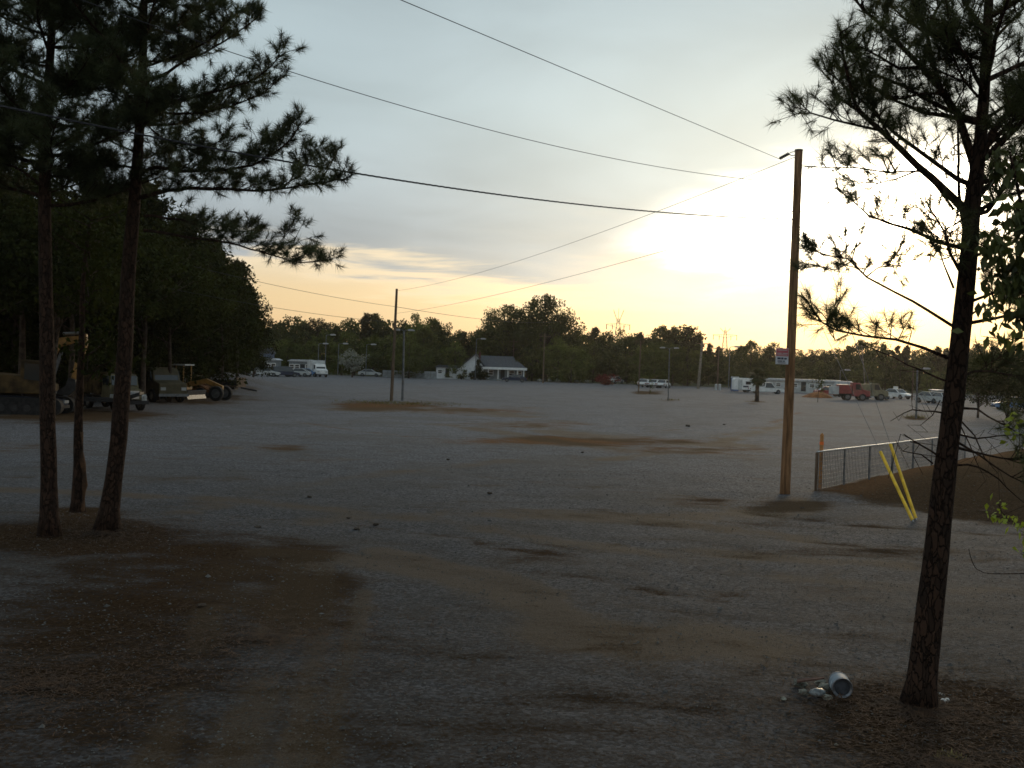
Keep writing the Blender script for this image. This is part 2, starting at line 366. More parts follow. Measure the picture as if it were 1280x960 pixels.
# ------------------------------------------------------------------ ground
def fbm(x, y, seed, octs=4):
    r = np.random.default_rng(seed); z = np.zeros_like(x); a = 1.; f = 1.
    for _ in range(octs):
        for _ in range(3):
            th = r.random()*6.283; ph = r.random()*6.283; k = f*(.7+.6*r.random())
            z += a*np.sin((x*math.cos(th)+y*math.sin(th))*k+ph+1.3*np.sin((x*math.sin(th)-y*math.cos(th))*k*.6+ph*2))
        a *= .55; f *= 2.1
    return z/4.
def build_ground():
    th = np.concatenate([np.linspace(-38, 38, 420), np.linspace(38, 322, 76)[1:-1]])*math.pi/180
    rr = [1.5]
    while rr[-1] < 4500: rr.append(rr[-1]*(1.017 if rr[-1] < 70 else 1.04))
    rr = np.array(rr); nt, nr = len(th), len(rr)
    X = np.sin(th)[None]*rr[:, None]; Y = np.cos(th)[None]*rr[:, None]
    Z = hgt(X, Y); far = sstep(np.hypot(X, Y), 70, 120)
    ruts = (fbm(X*.9, Y*.9, 3)*.022+fbm(X*2.6, Y*2.6, 5)*.010)*(1-far)
    Z = Z+ruts
    P = np.stack([X, Y, Z], -1)
    with np.errstate(all='ignore'): PX, PY = proj(P)
    front = (Y > 3)
    nse = fbm(X*.35, Y*.35, 11)+.5*fbm(X*1.4, Y*1.4, 12)
    d = np.zeros_like(X); red = np.zeros_like(X)
    wx = 10*fbm(X*.5, Y*.5, 21); wy = 3*fbm(X*.6, Y*.6, 22)
    def blob(cx, cy, rx, ry, s, r=0.):
        nonlocal d, red
        q = np.exp(-(((PX+wx-cx)/rx)**2+((PY+wy-cy)/ry)**2)**1.3)*front
        q = q*(.75+.5*np.clip(nse+.5, 0, 1)); d = np.maximum(d, q*s); red = np.maximum(red, q*r)
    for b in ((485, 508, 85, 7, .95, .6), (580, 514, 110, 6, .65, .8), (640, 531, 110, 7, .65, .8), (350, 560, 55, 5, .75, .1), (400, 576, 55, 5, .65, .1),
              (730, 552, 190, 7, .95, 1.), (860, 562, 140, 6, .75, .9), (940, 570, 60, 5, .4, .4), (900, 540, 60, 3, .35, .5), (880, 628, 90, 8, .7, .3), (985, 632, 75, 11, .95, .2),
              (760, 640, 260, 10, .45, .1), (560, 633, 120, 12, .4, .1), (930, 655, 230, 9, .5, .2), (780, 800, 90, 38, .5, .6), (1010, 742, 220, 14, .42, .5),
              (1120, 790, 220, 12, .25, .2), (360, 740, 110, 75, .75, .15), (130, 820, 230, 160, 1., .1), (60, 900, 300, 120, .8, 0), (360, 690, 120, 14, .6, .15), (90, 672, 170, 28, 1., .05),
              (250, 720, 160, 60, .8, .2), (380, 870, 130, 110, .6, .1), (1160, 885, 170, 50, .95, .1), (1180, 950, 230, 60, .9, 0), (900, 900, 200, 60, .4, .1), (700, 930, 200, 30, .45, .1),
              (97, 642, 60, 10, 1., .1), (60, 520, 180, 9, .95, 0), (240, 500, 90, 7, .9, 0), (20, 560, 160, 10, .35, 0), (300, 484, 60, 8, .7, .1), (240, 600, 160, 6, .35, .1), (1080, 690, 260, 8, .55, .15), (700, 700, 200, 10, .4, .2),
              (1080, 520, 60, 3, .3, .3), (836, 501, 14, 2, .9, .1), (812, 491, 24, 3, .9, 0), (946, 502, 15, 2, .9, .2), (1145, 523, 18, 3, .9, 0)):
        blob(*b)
    def line(pts, wd, s, r=.2):
        nonlocal d, red
        g = [G(*p) for p in pts]; g = [(p.x, p.y) for p in resample(g, .8)]
        best = np.full(X.shape, 1e9); m = (np.hypot(X, Y) < 95) & front
        xs, ys = X[m], Y[m]; bb = np.full(xs.shape, 1e9)
        for (ax, ay), (bx, by) in zip(g[:-1], g[1:]):
            vx, vy = bx-ax, by-ay; L = vx*vx+vy*vy+1e-9
            t = np.clip(((xs-ax)*vx+(ys-ay)*vy)/L, 0, 1)
            bb = np.minimum(bb, np.hypot(xs-ax-t*vx, ys-ay-t*vy))
        best[m] = bb; q = np.exp(-(best/wd)**2)*np.clip(.75+.9*nse, .15, 1.)
        d = np.maximum(d, q*s); red = np.maximum(red, q*r)
        return q
    t = np.zeros_like(X); tan = np.zeros_like(X)
    for pts, wd, s, r in (([(380, 684), (480, 700), (560, 716), (620, 728), (680, 748)], .25, .4, .3), ([(430, 672), (560, 690), (720, 728), (880, 770), (1060, 800)], .3, .4, .1), ([(640, 670), (800, 700), (980, 736), (1140, 744), (1290, 748)], .3, .5, .1),
                    ([(360, 700), (350, 760), (330, 830), (300, 900), (280, 960)], .22, .8, .3), ([(400, 700), (392, 760), (385, 830), (376, 900), (360, 960)], .18, .7, .3),
                    ([(240, 830), (225, 880), (190, 960)], .2, .6, .3), ([(300, 645), (480, 660), (700, 690), (900, 716), (1100, 722), (1280, 726)], .28, .55, .3),
                    ([(420, 636), (600, 655), (800, 672), (1000, 690), (1280, 700)], .3, .45, .2), ([(600, 680), (760, 700), (900, 740), (1060, 765), (1280, 770)], .25, .7, .3),
                    ([(0, 588), (220, 572), (500, 585), (760, 612), (960, 622)], .35, .45, .1), ([(160, 640), (420, 610), (640, 596), (900, 600)], .3, .4, .05), ([(330, 520), (460, 540), (620, 552), (760, 545), (930, 528)], .5, .5, .5), ([(300, 610), (520, 640), (760, 650), (1000, 676), (1290, 684)], .22, .6, .1),
                    ([(420, 650), (640, 664), (860, 690), (1060, 706), (1290, 712)], .2, .6, .15), ([(520, 700), (700, 716), (900, 752), (1100, 776), (1290, 786)], .22, .6, .15), ([(440, 740), (430, 800), (415, 870), (400, 960)], .16, .6, .15), ([(470, 760), (462, 830), (455, 900), (448, 960)], .14, .4, .1),
                    ([(0, 600), (150, 580), (330, 560), (430, 530), (520, 505)], .5, .35, .1), ([(0, 635), (200, 600), (420, 572), (600, 556), (820, 560)], .5, .3, .2),
                    ([(1000, 610), (930, 595), (860, 590), (700, 600), (500, 612)], .4, .35, .2), ([(830, 560), (900, 545), (960, 530), (1000, 515)], .5, .6, .8),
                    ([(930, 640), (1050, 655), (1180, 664), (1290, 668)], .30, .9, .1), ([(700, 560), (760, 600), (700, 625), (620, 640)], .5, .3, .1)):
        t = np.maximum(t, line(pts, wd, s, r)*s)
    for pts, wd, s in (([(372, 700), (362, 740), (346, 800), (322, 870), (285, 960)], .20, 1.), ([(405, 705), (398, 760), (388, 830), (378, 900), (362, 960)], .15, .7), ([(262, 760), (240, 830), (218, 880), (180, 960)], .16, .8),
                       ([(455, 740), (440, 800), (420, 870), (402, 960)], .12, .5), ([(400, 652), (520, 640), (700, 640), (860, 655), (1000, 672)], .45, .5), ([(430, 700), (560, 722), (700, 770), (790, 800)], .35, .55), ([(730, 790), (820, 802), (920, 800)], .7, .7), ([(0, 612), (240, 622), (520, 648), (800, 690), (1060, 730), (1290, 740)], .4, .5), ([(560, 640), (760, 648), (960, 640), (1010, 625)], .6, .6), ([(480, 690), (600, 716), (680, 746)], .3, .7), ([(640, 530), (760, 548), (900, 556)], 1.2, .7), ([(440, 512), (560, 512), (640, 520)], 1.5, .7), ([(300, 560), (440, 575)], .8, .5),
                       ([(880, 690), (1010, 700), (1130, 708)], .35, .5), ([(560, 530), (700, 552), (820, 565), (900, 560)], .8, .6), ([(760, 575), (900, 552), (985, 530)], .5, .5), ([(330, 690), (470, 700), (560, 715)], .3, .6), ([(230, 640), (420, 600), (640, 575)], .5, .3)):
        tan = np.maximum(tan, line(pts, wd*1.25, s*.6, 0.)*min(1.6*s, 1.3))
    tan = np.maximum(tan, .7*np.exp(-(((PX+wx-330)/120)**2+((PY+wy-735)/45)**2))*front*np.clip(.6+.8*nse, 0, 1))
    n = (X-8.2)*.793-(Y-28.8)*.609; s_ = (X-8.2)*.609+(Y-28.8)*.793
    md = sstep(n, -.8, .4)*sstep(Y, 22.3, 23.6)*sstep(s_+.4*n, -1.5, 1)*(1-sstep(Y, 60, 75)); d = np.maximum(d, md)
    red = np.maximum(red, .8*np.exp(-((n-.5)/.9)**2)*sstep(s_, -1, 1)*(1-sstep(Y, 38, 48)))
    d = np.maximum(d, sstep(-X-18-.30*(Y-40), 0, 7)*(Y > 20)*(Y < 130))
    d = np.maximum(d, (1-sstep(np.hypot(X, Y), 5, 24))*.52)  # extra soil tone close to the camera: lens vignetting put into the colour
    farw = sstep(Y, 212, 222)+sstep(-X-60, 0, 20)*(Y < 200)*(Y > 60)+(Y < -14)+sstep(X-.12*Y-70, 0, 15)*(Y > 30); farw = np.clip(farw, 0, 1)
    Z = Z-t*.035*(1-far)+md*(.055*fbm(X*3.1, Y*3.1, 31)+.03*fbm(X*8, Y*8, 32))
    tex = np.exp(-((np.hypot(X, Y)-0)/1e9)**2)
    nv = nt*nr+1; V = np.empty((nv, 3)); V[:-1] = np.stack([X, Y, Z], -1).reshape(-1, 3); V[-1] = (0, 0, float(hgt(0, 0)))
    i = np.arange(nr-1)[:, None]*nt; j = np.arange(nt)[None]; j2 = (j+1) % nt
    Q = np.stack([i+j, i+j2, i+nt+j2, i+nt+j], -1).reshape(-1, 4)[:, ::-1]
    me = bpy.data.meshes.new('ground'); me.from_pydata(V.tolist(), [], Q.tolist()+[(nv-1, int(b), int(a_)) for a_, b in zip(j[0], j2[0])][:])
    for nm, arr in (('dirt', np.clip(d, 0, 1)), ('red', np.clip(red, 0, 1)), ('tan', np.clip(tan, 0, 1)), ('far_light', sstep(np.hypot(X, Y), 12, 60)), ('grassy', farw)):  # ground tones rise with distance: grazing light and near darkening painted in
        at_ = me.attributes.new(nm, 'FLOAT', 'POINT'); at_.data.foreach_set('value', np.append(arr.ravel(), 1. if nm == 'dirt' else 0.).astype(np.float32))
    me.polygons.foreach_set('use_smooth', [True]*len(me.polygons))
    m = bpy.data.materials.new('gravel_and_soil'); m.use_nodes = True; t = NT(m.node_tree); t.n.clear()
    def attr(nm): q = t.new('ShaderNodeAttribute', attribute_name=nm); return q.outputs['Fac']
    pos = t.new('ShaderNodeNewGeometry').outputs['Position']
    nb = t.noise(pos, .22, 5, .6, .4); nm_ = t.noise(pos, 1.1, 5, .62, .3); nf = t.noise(pos, 17., 5, .75); ng = t.noise(pos, 60., 3, .75)
    vo = t.new('ShaderNodeTexVoronoi', feature='F1'); t.l.new(pos, vo.inputs['Vector']); vo.inputs['Scale'].default_value = 26.; cell = vo.outputs['Color']; vd = vo.outputs['Distance']
    cs = t.new('ShaderNodeSeparateXYZ'); t.l.new(cell, cs.inputs[0])
    gv = t.mix(t.m('POWER', cs.outputs[0], 1.6), (.026, .0255, .027), (.168, .166, .178))
    gv = t.mix(t.mr(nf, .3, .7), t.mix(.5, gv, (.040, .041, .046)), gv)
    gv = t.mix(t.m('MULTIPLY', t.mr(nb, .42, .68), .55), gv, (.052, .046, .040))
    gv = t.mix(t.m('MULTIPLY', t.mr(nm_, .50, .72), .35), gv, (.036, .034, .034))
    so1 = t.mix(t.mr(nf, .3, .7), (.0115, .0072, .0044), (.033, .0215, .0125))
    so1 = t.mix(t.m('MULTIPLY', t.mr(ng, .5, .75), .5), so1, (.040, .029, .018))
    sor = t.mix(t.mr(nf, .3, .7), (.028, .0150, .0078), (.066, .035, .0175))
    soil = t.mix(attr('red'), so1, sor)
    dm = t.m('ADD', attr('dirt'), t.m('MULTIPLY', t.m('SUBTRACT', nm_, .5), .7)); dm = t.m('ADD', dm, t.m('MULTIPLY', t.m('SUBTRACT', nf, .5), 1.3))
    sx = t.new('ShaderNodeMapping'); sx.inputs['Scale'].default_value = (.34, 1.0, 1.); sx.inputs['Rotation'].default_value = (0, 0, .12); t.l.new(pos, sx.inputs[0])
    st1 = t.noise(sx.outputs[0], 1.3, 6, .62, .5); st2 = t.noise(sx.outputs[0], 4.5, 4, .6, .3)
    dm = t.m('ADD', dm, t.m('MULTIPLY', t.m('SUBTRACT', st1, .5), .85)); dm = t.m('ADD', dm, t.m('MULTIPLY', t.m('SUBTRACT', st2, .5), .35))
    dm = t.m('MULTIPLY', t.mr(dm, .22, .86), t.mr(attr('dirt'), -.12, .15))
    gv = t.mix(t.m('MULTIPLY', t.mr(st1, .50, .68), .40), gv, (.034, .026, .019)); cl = t.mr(attr('far_light'), 0., 1., .66, 1.85, False); gv = t.mix(1., gv, t.xyz(t.m('MULTIPLY', cl, 1.0), cl, cl), 'MULTIPLY')
    k_ = t.mr(attr('far_light'), 0., .6, 1.5, 3.9, False); soil = t.mix(1., soil, t.xyz(k_, k_, k_), 'MULTIPLY')
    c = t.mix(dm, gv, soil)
    kt = t.mr(attr('far_light'), 0., 1., .85, 1.5, False); tanc = t.mix(1., t.mix(t.mr(ng, .3, .7), (.050, .034, .0215), (.108, .077, .050)), t.xyz(kt, kt, kt), 'MULTIPLY')
    tm = t.m('MULTIPLY', t.mr(t.m('ADD', attr('tan'), t.m('MULTIPLY', t.m('SUBTRACT', t.m('ADD', nf, nm_), 1.), .9)), .08, .62), t.mr(attr('tan'), .0, .18))
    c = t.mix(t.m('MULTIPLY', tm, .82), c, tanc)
    gr = t.mix(t.mr(nm_, .3, .7), (.035, .042, .014), (.075, .075, .03))
    c = t.mix(attr('grassy'), c, gr)
    b = t.new('ShaderNodeBsdfPrincipled'); t.put(b.inputs['Base Color'], c); b.inputs['Roughness'].default_value = .85; t.put(b.inputs['Specular IOR Level'], t.mr(dm, 0., .8, .15, .0))
    h = t.m('ADD', t.m('MULTIPLY', nf, .028), t.m('ADD', t.m('MULTIPLY', ng, .018), t.m('MULTIPLY', t.m('SUBTRACT', 1., vd), t.mr(dm, 0., 1., .008, .003))))
    h = t.m('ADD', h, t.m('MULTIPLY', nm_, .10))
    bn = t.new('ShaderNodeBump'); bn.inputs['Strength'].default_value = .7; bn.inputs['Distance'].default_value = 1.; t.l.new(h, bn.inputs['Height']); t.l.new(bn.outputs[0], b.inputs['Normal'])
    o = t.new('ShaderNodeOutputMaterial'); t.l.new(b.outputs[0], o.inputs[0])
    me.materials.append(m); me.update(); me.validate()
    return tag(link('ground', me), 'grey gravel lot with brown soil patches and curving tyre tracks', kind='structure'), (X, Y, Z, d)
ground, GR = build_ground()
def build_stones():
    """loose gravel and clods on the near lot, denser close by"""
    n = 15000; r = 7.5*np.exp(rng.random(n)*math.log(34/7.5)); a = (rng.random(n)*60-30)*math.pi/180
    x, y = r*np.sin(a), r*np.cos(a); z = hgt(x, y)
    s = .006+.011*rng.random(n)**3+.0003*r; s[rng.random(n) < .004] *= 2.6
    o = np.array([(1, 0, 0), (0, 1, 0), (-1, 0, 0), (0, -1, 0), (0, 0, 1)], float)
    th = rng.random(n)*6.28; co, si = np.cos(th), np.sin(th)
    v = o[None]*(.6+.7*rng.random((n, 5, 3))); v[..., 2] *= .7
    vx = v[..., 0]*co[:, None]-v[..., 1]*si[:, None]; vy = v[..., 0]*si[:, None]+v[..., 1]*co[:, None]
    P = np.stack([x[:, None]+vx*s[:, None], y[:, None]+vy*s[:, None], z[:, None]+v[..., 2]*s[:, None]+.004], -1)
    P = P
    T = np.stack([P[:, [0, 1, 4]], P[:, [1, 2, 4]], P[:, [2, 3, 4]], P[:, [3, 0, 4]]], 1).reshape(-1, 3, 3)
    tag(link('gravel_stones', tri_mesh('gravel_stones', T, ROCK_D)), 'loose gravel stones scattered over the near lot', kind='stuff')
    # pine straw and leaf litter
    spots = [(G(130, 668), 3.6, 9000), (G(1150, 890), 2.2, 7000), (G(330, 800), 2.6, 5000), (G(60, 860), 3., 6000), (G(1180, 960), 2.4, 4000), (G(1230, 640), 4., 3000)]
    L = []
    for c, rad, k in spots:
        th = rng.random(k)*6.28; q = rad*np.abs(rng.normal(0, .6, k)); X = c.x+q*np.cos(th); Y = c.y+q*np.sin(th)*.8
        ok = Y > 6.5; X, Y = X[ok], Y[ok]; k = len(X)
        P = np.stack([X, Y, hgt(X, Y)+.022+.02*rng.random(k)], -1); t2 = rng.random(k)*3.14
        d = np.stack([np.cos(t2), np.sin(t2), .15*rng.normal(0, 1, k)], -1); ln = (.05+.09*rng.random((k, 1)))
        sd_ = np.stack([-np.sin(t2), np.cos(t2), np.zeros(k)], -1)*(.003+.004*(rng.random((k, 1)) < .3))
        L.append(np.stack([P-sd_, P+sd_, P+d*ln], 1))
    tag(link('pine_straw', tri_mesh('pine_straw', np.concatenate(L), STRAW)), 'brown pine straw littering the soil under the pines', kind='stuff')
build_stones()
# ------------------------------------------------------------------ pines
def limb_geo(path, r0, r1, mb, P, D, twig_len=.8, dens=1., start=.25, bare=0.):
    """adds limb tubes to mb and tuft points to P,D"""
    pts = resample(path, .18); n = len(pts); tot = sum((pts[i+1]-pts[i]).length for i in range(n-1))
    pts = [p+rvec(.008) if 0 < i < n-1 else p for i, p in enumerate(pts)]
    mb.tube(pts, [r0+(r1-r0)*(i/(n-1))**.8 for i in range(n)], 6)
    k = max(2, int(tot*6.0*dens))
    for i in range(k):
        f = start+(1-start)*(i+random.random())/k; f = min(f, .995)
        if random.random() < bare: continue
        q = f*(n-1); a = int(q); p = pts[a].lerp(pts[min(a+1, n-1)], q-a)
        d = (pts[min(a+1, n-1)]-pts[max(a-1, 0)]).normalized()
        side = d.cross(Vector((0, 0, 1)))
        if side.length < .2: side = Vector((1, 0, 0))
        side.normalize(); up = side.cross(d)
        an = random.choice((-1, 1))*random.uniform(.1, 1.) if random.random() < .7 else random.uniform(-3.1, 3.1)
        lat = side*math.copysign(math.cos(an), random.random()-.5)+up*math.sin(abs(an))
        ln = twig_len*random.uniform(.3, 1.)*(1.15-.6*f)
        td = (d*random.uniform(.35, .9)+lat*.8).normalized()
        e1 = p+td*ln*.55+rvec(.02); e2 = e1+(td+Vector((0, 0, random.uniform(-.25, .6)))+rvec(.25)).normalized()*ln*.45
        mb.tube([p, e1, e2], [max(r1*.8, .006), .005, .003], 4, cap=False)
        tw = [(e2, (e2-e1).normalized()), (e1.lerp(e2, .7), (e2-e1).normalized()+rvec(.3))]
        if ln > .25:
            for _ in range(random.randint(1, 4)):
                b = p.lerp(e1, random.uniform(.3, 1.)); dd = (td*.5+rvec(.6)+Vector((0, 0, .15))).normalized(); e = b+dd*random.uniform(.1, .28)
                mb.tube([b, e], [.004, .003], 3, cap=False); tw.append((e, dd))
        for a_, b_ in tw: P.append(a_); D.append(b_+Vector((0, 0, .2)))
    P.append(pts[-1]); D.append((pts[-1]-pts[-3]).normalized())
def auto_limb(base, azim, ln, rise, sag=.0):
    h = Vector((math.cos(azim), math.sin(azim), 0)); pts = []
    for f in (0, .25, .5, .75, 1.):
        pts.append(base+h*ln*f+Vector((0, 0, ln*(rise*f-sag*f*(1-f)+.18*f*f)))+rvec(.03*ln)*f)
    return pts
def pine(name, label, trunk_px, Y, limbs_px, autos, needle=NEEDLE, n=26, L=.17, w=.007, group=None, dead=(), extra_trunk=(), loc_y=None, tl=.8, dens=1.):
    base = at(*trunk_px[0][:2], Y); base.z = float(hgt(base.x, base.y))
    root = thing(name, label, 'tree', base, 0, group)
    root['group'] = group if group else 'pines in the foreground'
    def loc(px, py, dy=0.): return at(px, py, Y+dy)-base
    tp = [loc(a, b) for a, b, _ in trunk_px]; tp[0].z = -.1
    mb = MB(); rp = resample(tp, .35)
    zs = [p.z for p in tp]; rs = [c for _, _, c in trunk_px]
    rad = [float(np.interp(p.z, zs, rs))*(1+.9*math.exp(-max(p.z, 0)/.16)*.45) for p in rp]
    mb.tube(rp, rad, 18, wob=.10)
    for t in extra_trunk: mb.tube(resample([loc(a, b, dd) for a, b, dd, _ in t], .3), np.interp(np.linspace(0, 1, len(resample([loc(a, b, dd) for a, b, dd, _ in t], .3))), np.linspace(0, 1, len(t)), [q[3] for q in t]).tolist(), 10)
    mb.obj('trunk', BARK, root, smooth=True)
    for pts, r0, r1, depth, start, bare, dn in limbs_px:
        k = len(pts); path = [loc(a, b, depth*i/(k-1)) for i, (a, b) in enumerate(pts)]
        lb = MB(); P = []; D = []; limb_geo(path, r0, r1, lb, P, D, tl, dens*dn, start, bare)
        bo = lb.obj('branch', BARK, root)
        link('needles', tri_mesh('needles', tufts(P, D, n, L, w), needle), bo)
    for pts, r0, r1, depth in dead:
        k = len(pts); path = resample([loc(a, b, depth*i/(k-1)) for i, (a, b) in enumerate(pts)], .12)
        lb = MB(); path = [p+rvec(.006) for p in path]; lb.tube(path, np.linspace(r0, r1, len(path)).tolist(), 5)
        for _ in range(3):
            i = random.randint(len(path)//3, len(path)-1); q = path[i]; lb.tube([q, q+rvec(.10), q+rvec(.15)+Vector((0, 0, -.05))], [r1, r1*.7, r1*.4], 4)
        lb.obj('dead_branch', BARK, root)
    for zf, azm, ln, rise, sag in autos:
        lb = MB(); P = []; D = []
        b = Vector((float(np.interp(zf, zs, [p.x for p in tp])), float(np.interp(zf, zs, [p.y for p in tp])), zf))
        limb_geo(auto_limb(b, azm, ln, rise, sag), .012+.011*ln, .006, lb, P, D, tl, dens, .15)
        bo = lb.obj('branch', BARK, root); link('needles', tri_mesh('needles', tufts(P, D, n, L, w), needle), bo)
    return root
# right-hand pine, 10.5 m away
RY = G(1147, 882).y
Lr = [([(1215, 272), (1192, 248), (1166, 226), (1105, 167), (1070, 134), (1061, 104), (1054, 72), (1050, 40)], .045, .010, -.5, .35, .1, 1.),
      ([(1100, 163), (1070, 156), (1041, 149), (1015, 140), (993, 122)], .014, .005, -.3, .1, 0, .9),
      ([(1075, 140), (1052, 125), (1035, 95)], .012, .005, .2, .1, 0, 1.),
      ([(1120, 182), (1100, 150), (1084, 118), (1075, 85)], .014, .005, .3, .3, .1, .8),
      ([(1221, 226), (1211, 180), (1199, 140), (1174, 112), (1150, 82), (1120, 52), (1099, 29), (1066, -4)], .055, .010, .4, .25, 0, 1.5),
      ([(1150, 84), (1125, 84), (1098, 70), (1076, 58), (1060, 62)], .018, .006, -.4, .2, 0, 1.4),
      ([(1176, 116), (1150, 118), (1120, 124), (1098, 112), (1080, 104)], .016, .006, .5, .2, .1, .8),
      ([(1178, 118), (1168, 86), (1160, 40), (1172, 12), (1190, -20)], .03, .008, .5, .2, 0, 1.4),
      ([(1160, 42), (1140, 8), (1125, -25)], .018, .006, .1, .1, 0, 1.5),
      ([(1232, 60), (1213, 20), (1200, -20)], .022, .007, -.4, .2, 0, 1.4),
      ([(1232, 130), (1206, 100), (1188, 62), (1180, 30)], .018, .006, -.8, .2, 0, 1.2),
      ([(1228, 150), (1262, 128), (1300, 96), (1340, 80)], .022, .007, .3, .2, .1, 1.1),
      ([(1222, 205), (1240, 166), (1262, 140), (1300, 112), (1350, 80)], .05, .012, .4, .3, 0, 1.1),
      ([(1226, 190), (1256, 163), (1290, 146), (1340, 130)], .028, .008, -.4, .3, 0, 1.1),
      ([(1222, 246), (1246, 222), (1280, 204), (1340, 180)], .035, .009, .6, .3, 0, 1.1),
      ([(1226, 262), (1252, 248), (1285, 238), (1340, 232)], .022, .007, -.5, .3, .1, 1.),
      ([(1238, 60), (1262, 28), (1290, 0)], .022, .007, .4, .2, 0, 1.4),
      ([(1192, 262), (1155, 216), (1110, 216), (1073, 211), (1040, 210), (1010, 208)], .014, .005, -.5, .45, .45, .75),
      ([(1150, 212), (1120, 224), (1096, 228), (1082, 240), (1070, 250)], .010, .004, -.2, .3, .3, .9),
      ([(1190, 407), (1160, 389), (1118, 366), (1083, 346), (1059, 326), (1028, 320), (1008, 302)], .016, .005, -.5, .60, .25, .9),
      ([(1083, 346), (1099, 334), (1126, 332)], .008, .004, .2, .3, 0, .9), ([(1062, 328), (1044, 336), (1016, 332)], .008, .004, -.2, .2, 0, 1.),
      ([(1184, 447), (1152, 434), (1120, 426), (1083, 420), (1046, 414), (1028, 402), (1012, 384)], .018, .005, -.6, .25, .1, 1.),
      ([(1060, 418), (1044, 426), (1036, 400), (1036, 384)], .008, .004, .2, .2, 0, .8),
      ([(1192, 360), (1180, 330), (1172, 308)], .012, .005, -.2, .7, .3, .6), ([(1186, 322), (1174, 326), (1160, 318)], .008, .004, -.3, .6, .2, .6),
      ([(1211, 404), (1245, 398), (1280, 390), (1330, 378)], .020, .007, .3, .5, .2, .9),
      ([(1211, 378), (1245, 365), (1285, 352), (1330, 345)], .016, .006, -.4, .3, 0, 1.2),
      ([(1213, 394), (1238, 380), (1285, 372)], .012, .005, .5, .3, 0, 1.2),
      ([(1216, 320), (1240, 312), (1262, 290), (1300, 280)], .014, .006, .4, .25, 0, 1.1),
      ([(1204, 470), (1232, 462), (1262, 470), (1310, 486)], .014, .005, .6, .2, .1, 1.),
      ([(1200, 510), (1220, 512), (1238, 521), (1256, 531), (1285, 548)], .013, .005, -.3, .6, .3, .8),
      ([(1198, 560), (1218, 566), (1247, 571), (1268, 574), (1300, 570)], .014, .005, .3, .55, .1, .9),
      ([(1196, 552), (1225, 570), (1246, 584), (1262, 596), (1290, 608)], .012, .005, -.4, .6, .3, .7)]
Dr = [([(1177, 515), (1153, 513), (1129, 516), (1114, 527)], .010, .003, -.4), ([(1173, 572), (1151, 555), (1129, 542)], .011, .005, -.3), ([(1168, 579), (1151, 568), (1129, 564)], .009, .004, .2),
      ([(1184, 478), (1150, 462), (1118, 447), (1074, 430)], .011, .004, .4), ([(1195, 581), (1224, 585), (1247, 600), (1280, 630)], .011, .004, .3), ([(1200, 524), (1218, 545), (1230, 570), (1248, 590)], .009, .003, -.3),
      ([(1198, 544), (1221, 548), (1247, 545), (1285, 544)], .010, .004, .2), ([(1200, 530), (1212, 556), (1226, 590)], .007, .003, -.2), ([(1150, 218), (1143, 246), (1142, 284)], .007, .003, -.4),
      ([(1176, 500), (1166, 520), (1150, 530)], .006, .003, .1), ([(1211, 300), (1201, 262), (1199, 215), (1197, 150)], .020, .010, -.1)]
au = [(9.0+.28*i, 2.4*i, 1.7-.1*i, .35, .1) for i in range(9)]
au += [(5.0+.2*i, 3.14+1.9*i, 1.5, .55, .1) for i in range(12)]
au += [(4.1+.3*i, 1.57+(.7 if i % 2 else -.7)+(3.14 if i % 3 == 0 else 0), 1.1+.25*(i % 3), .35, .1) for i in range(7)]
pine('pine_tree', 'large forked pine in the right foreground with low sun glowing behind its trunk',
     [(1147, 882, .150), (1152, 850, .132), (1165, 740, .122), (1180, 600, .106), (1192, 500, .096), (1203, 400, .086), (1211, 320, .078), (1216, 250, .074), (1224, 190, .060), (1230, 120, .052), (1234, 40, .045), (1240, -100, .035), (1244, -300, .015)],
     RY, Lr, au, NEEDLE_R, 50, .135, .0040, dead=Dr, tl=.50, dens=2.2)
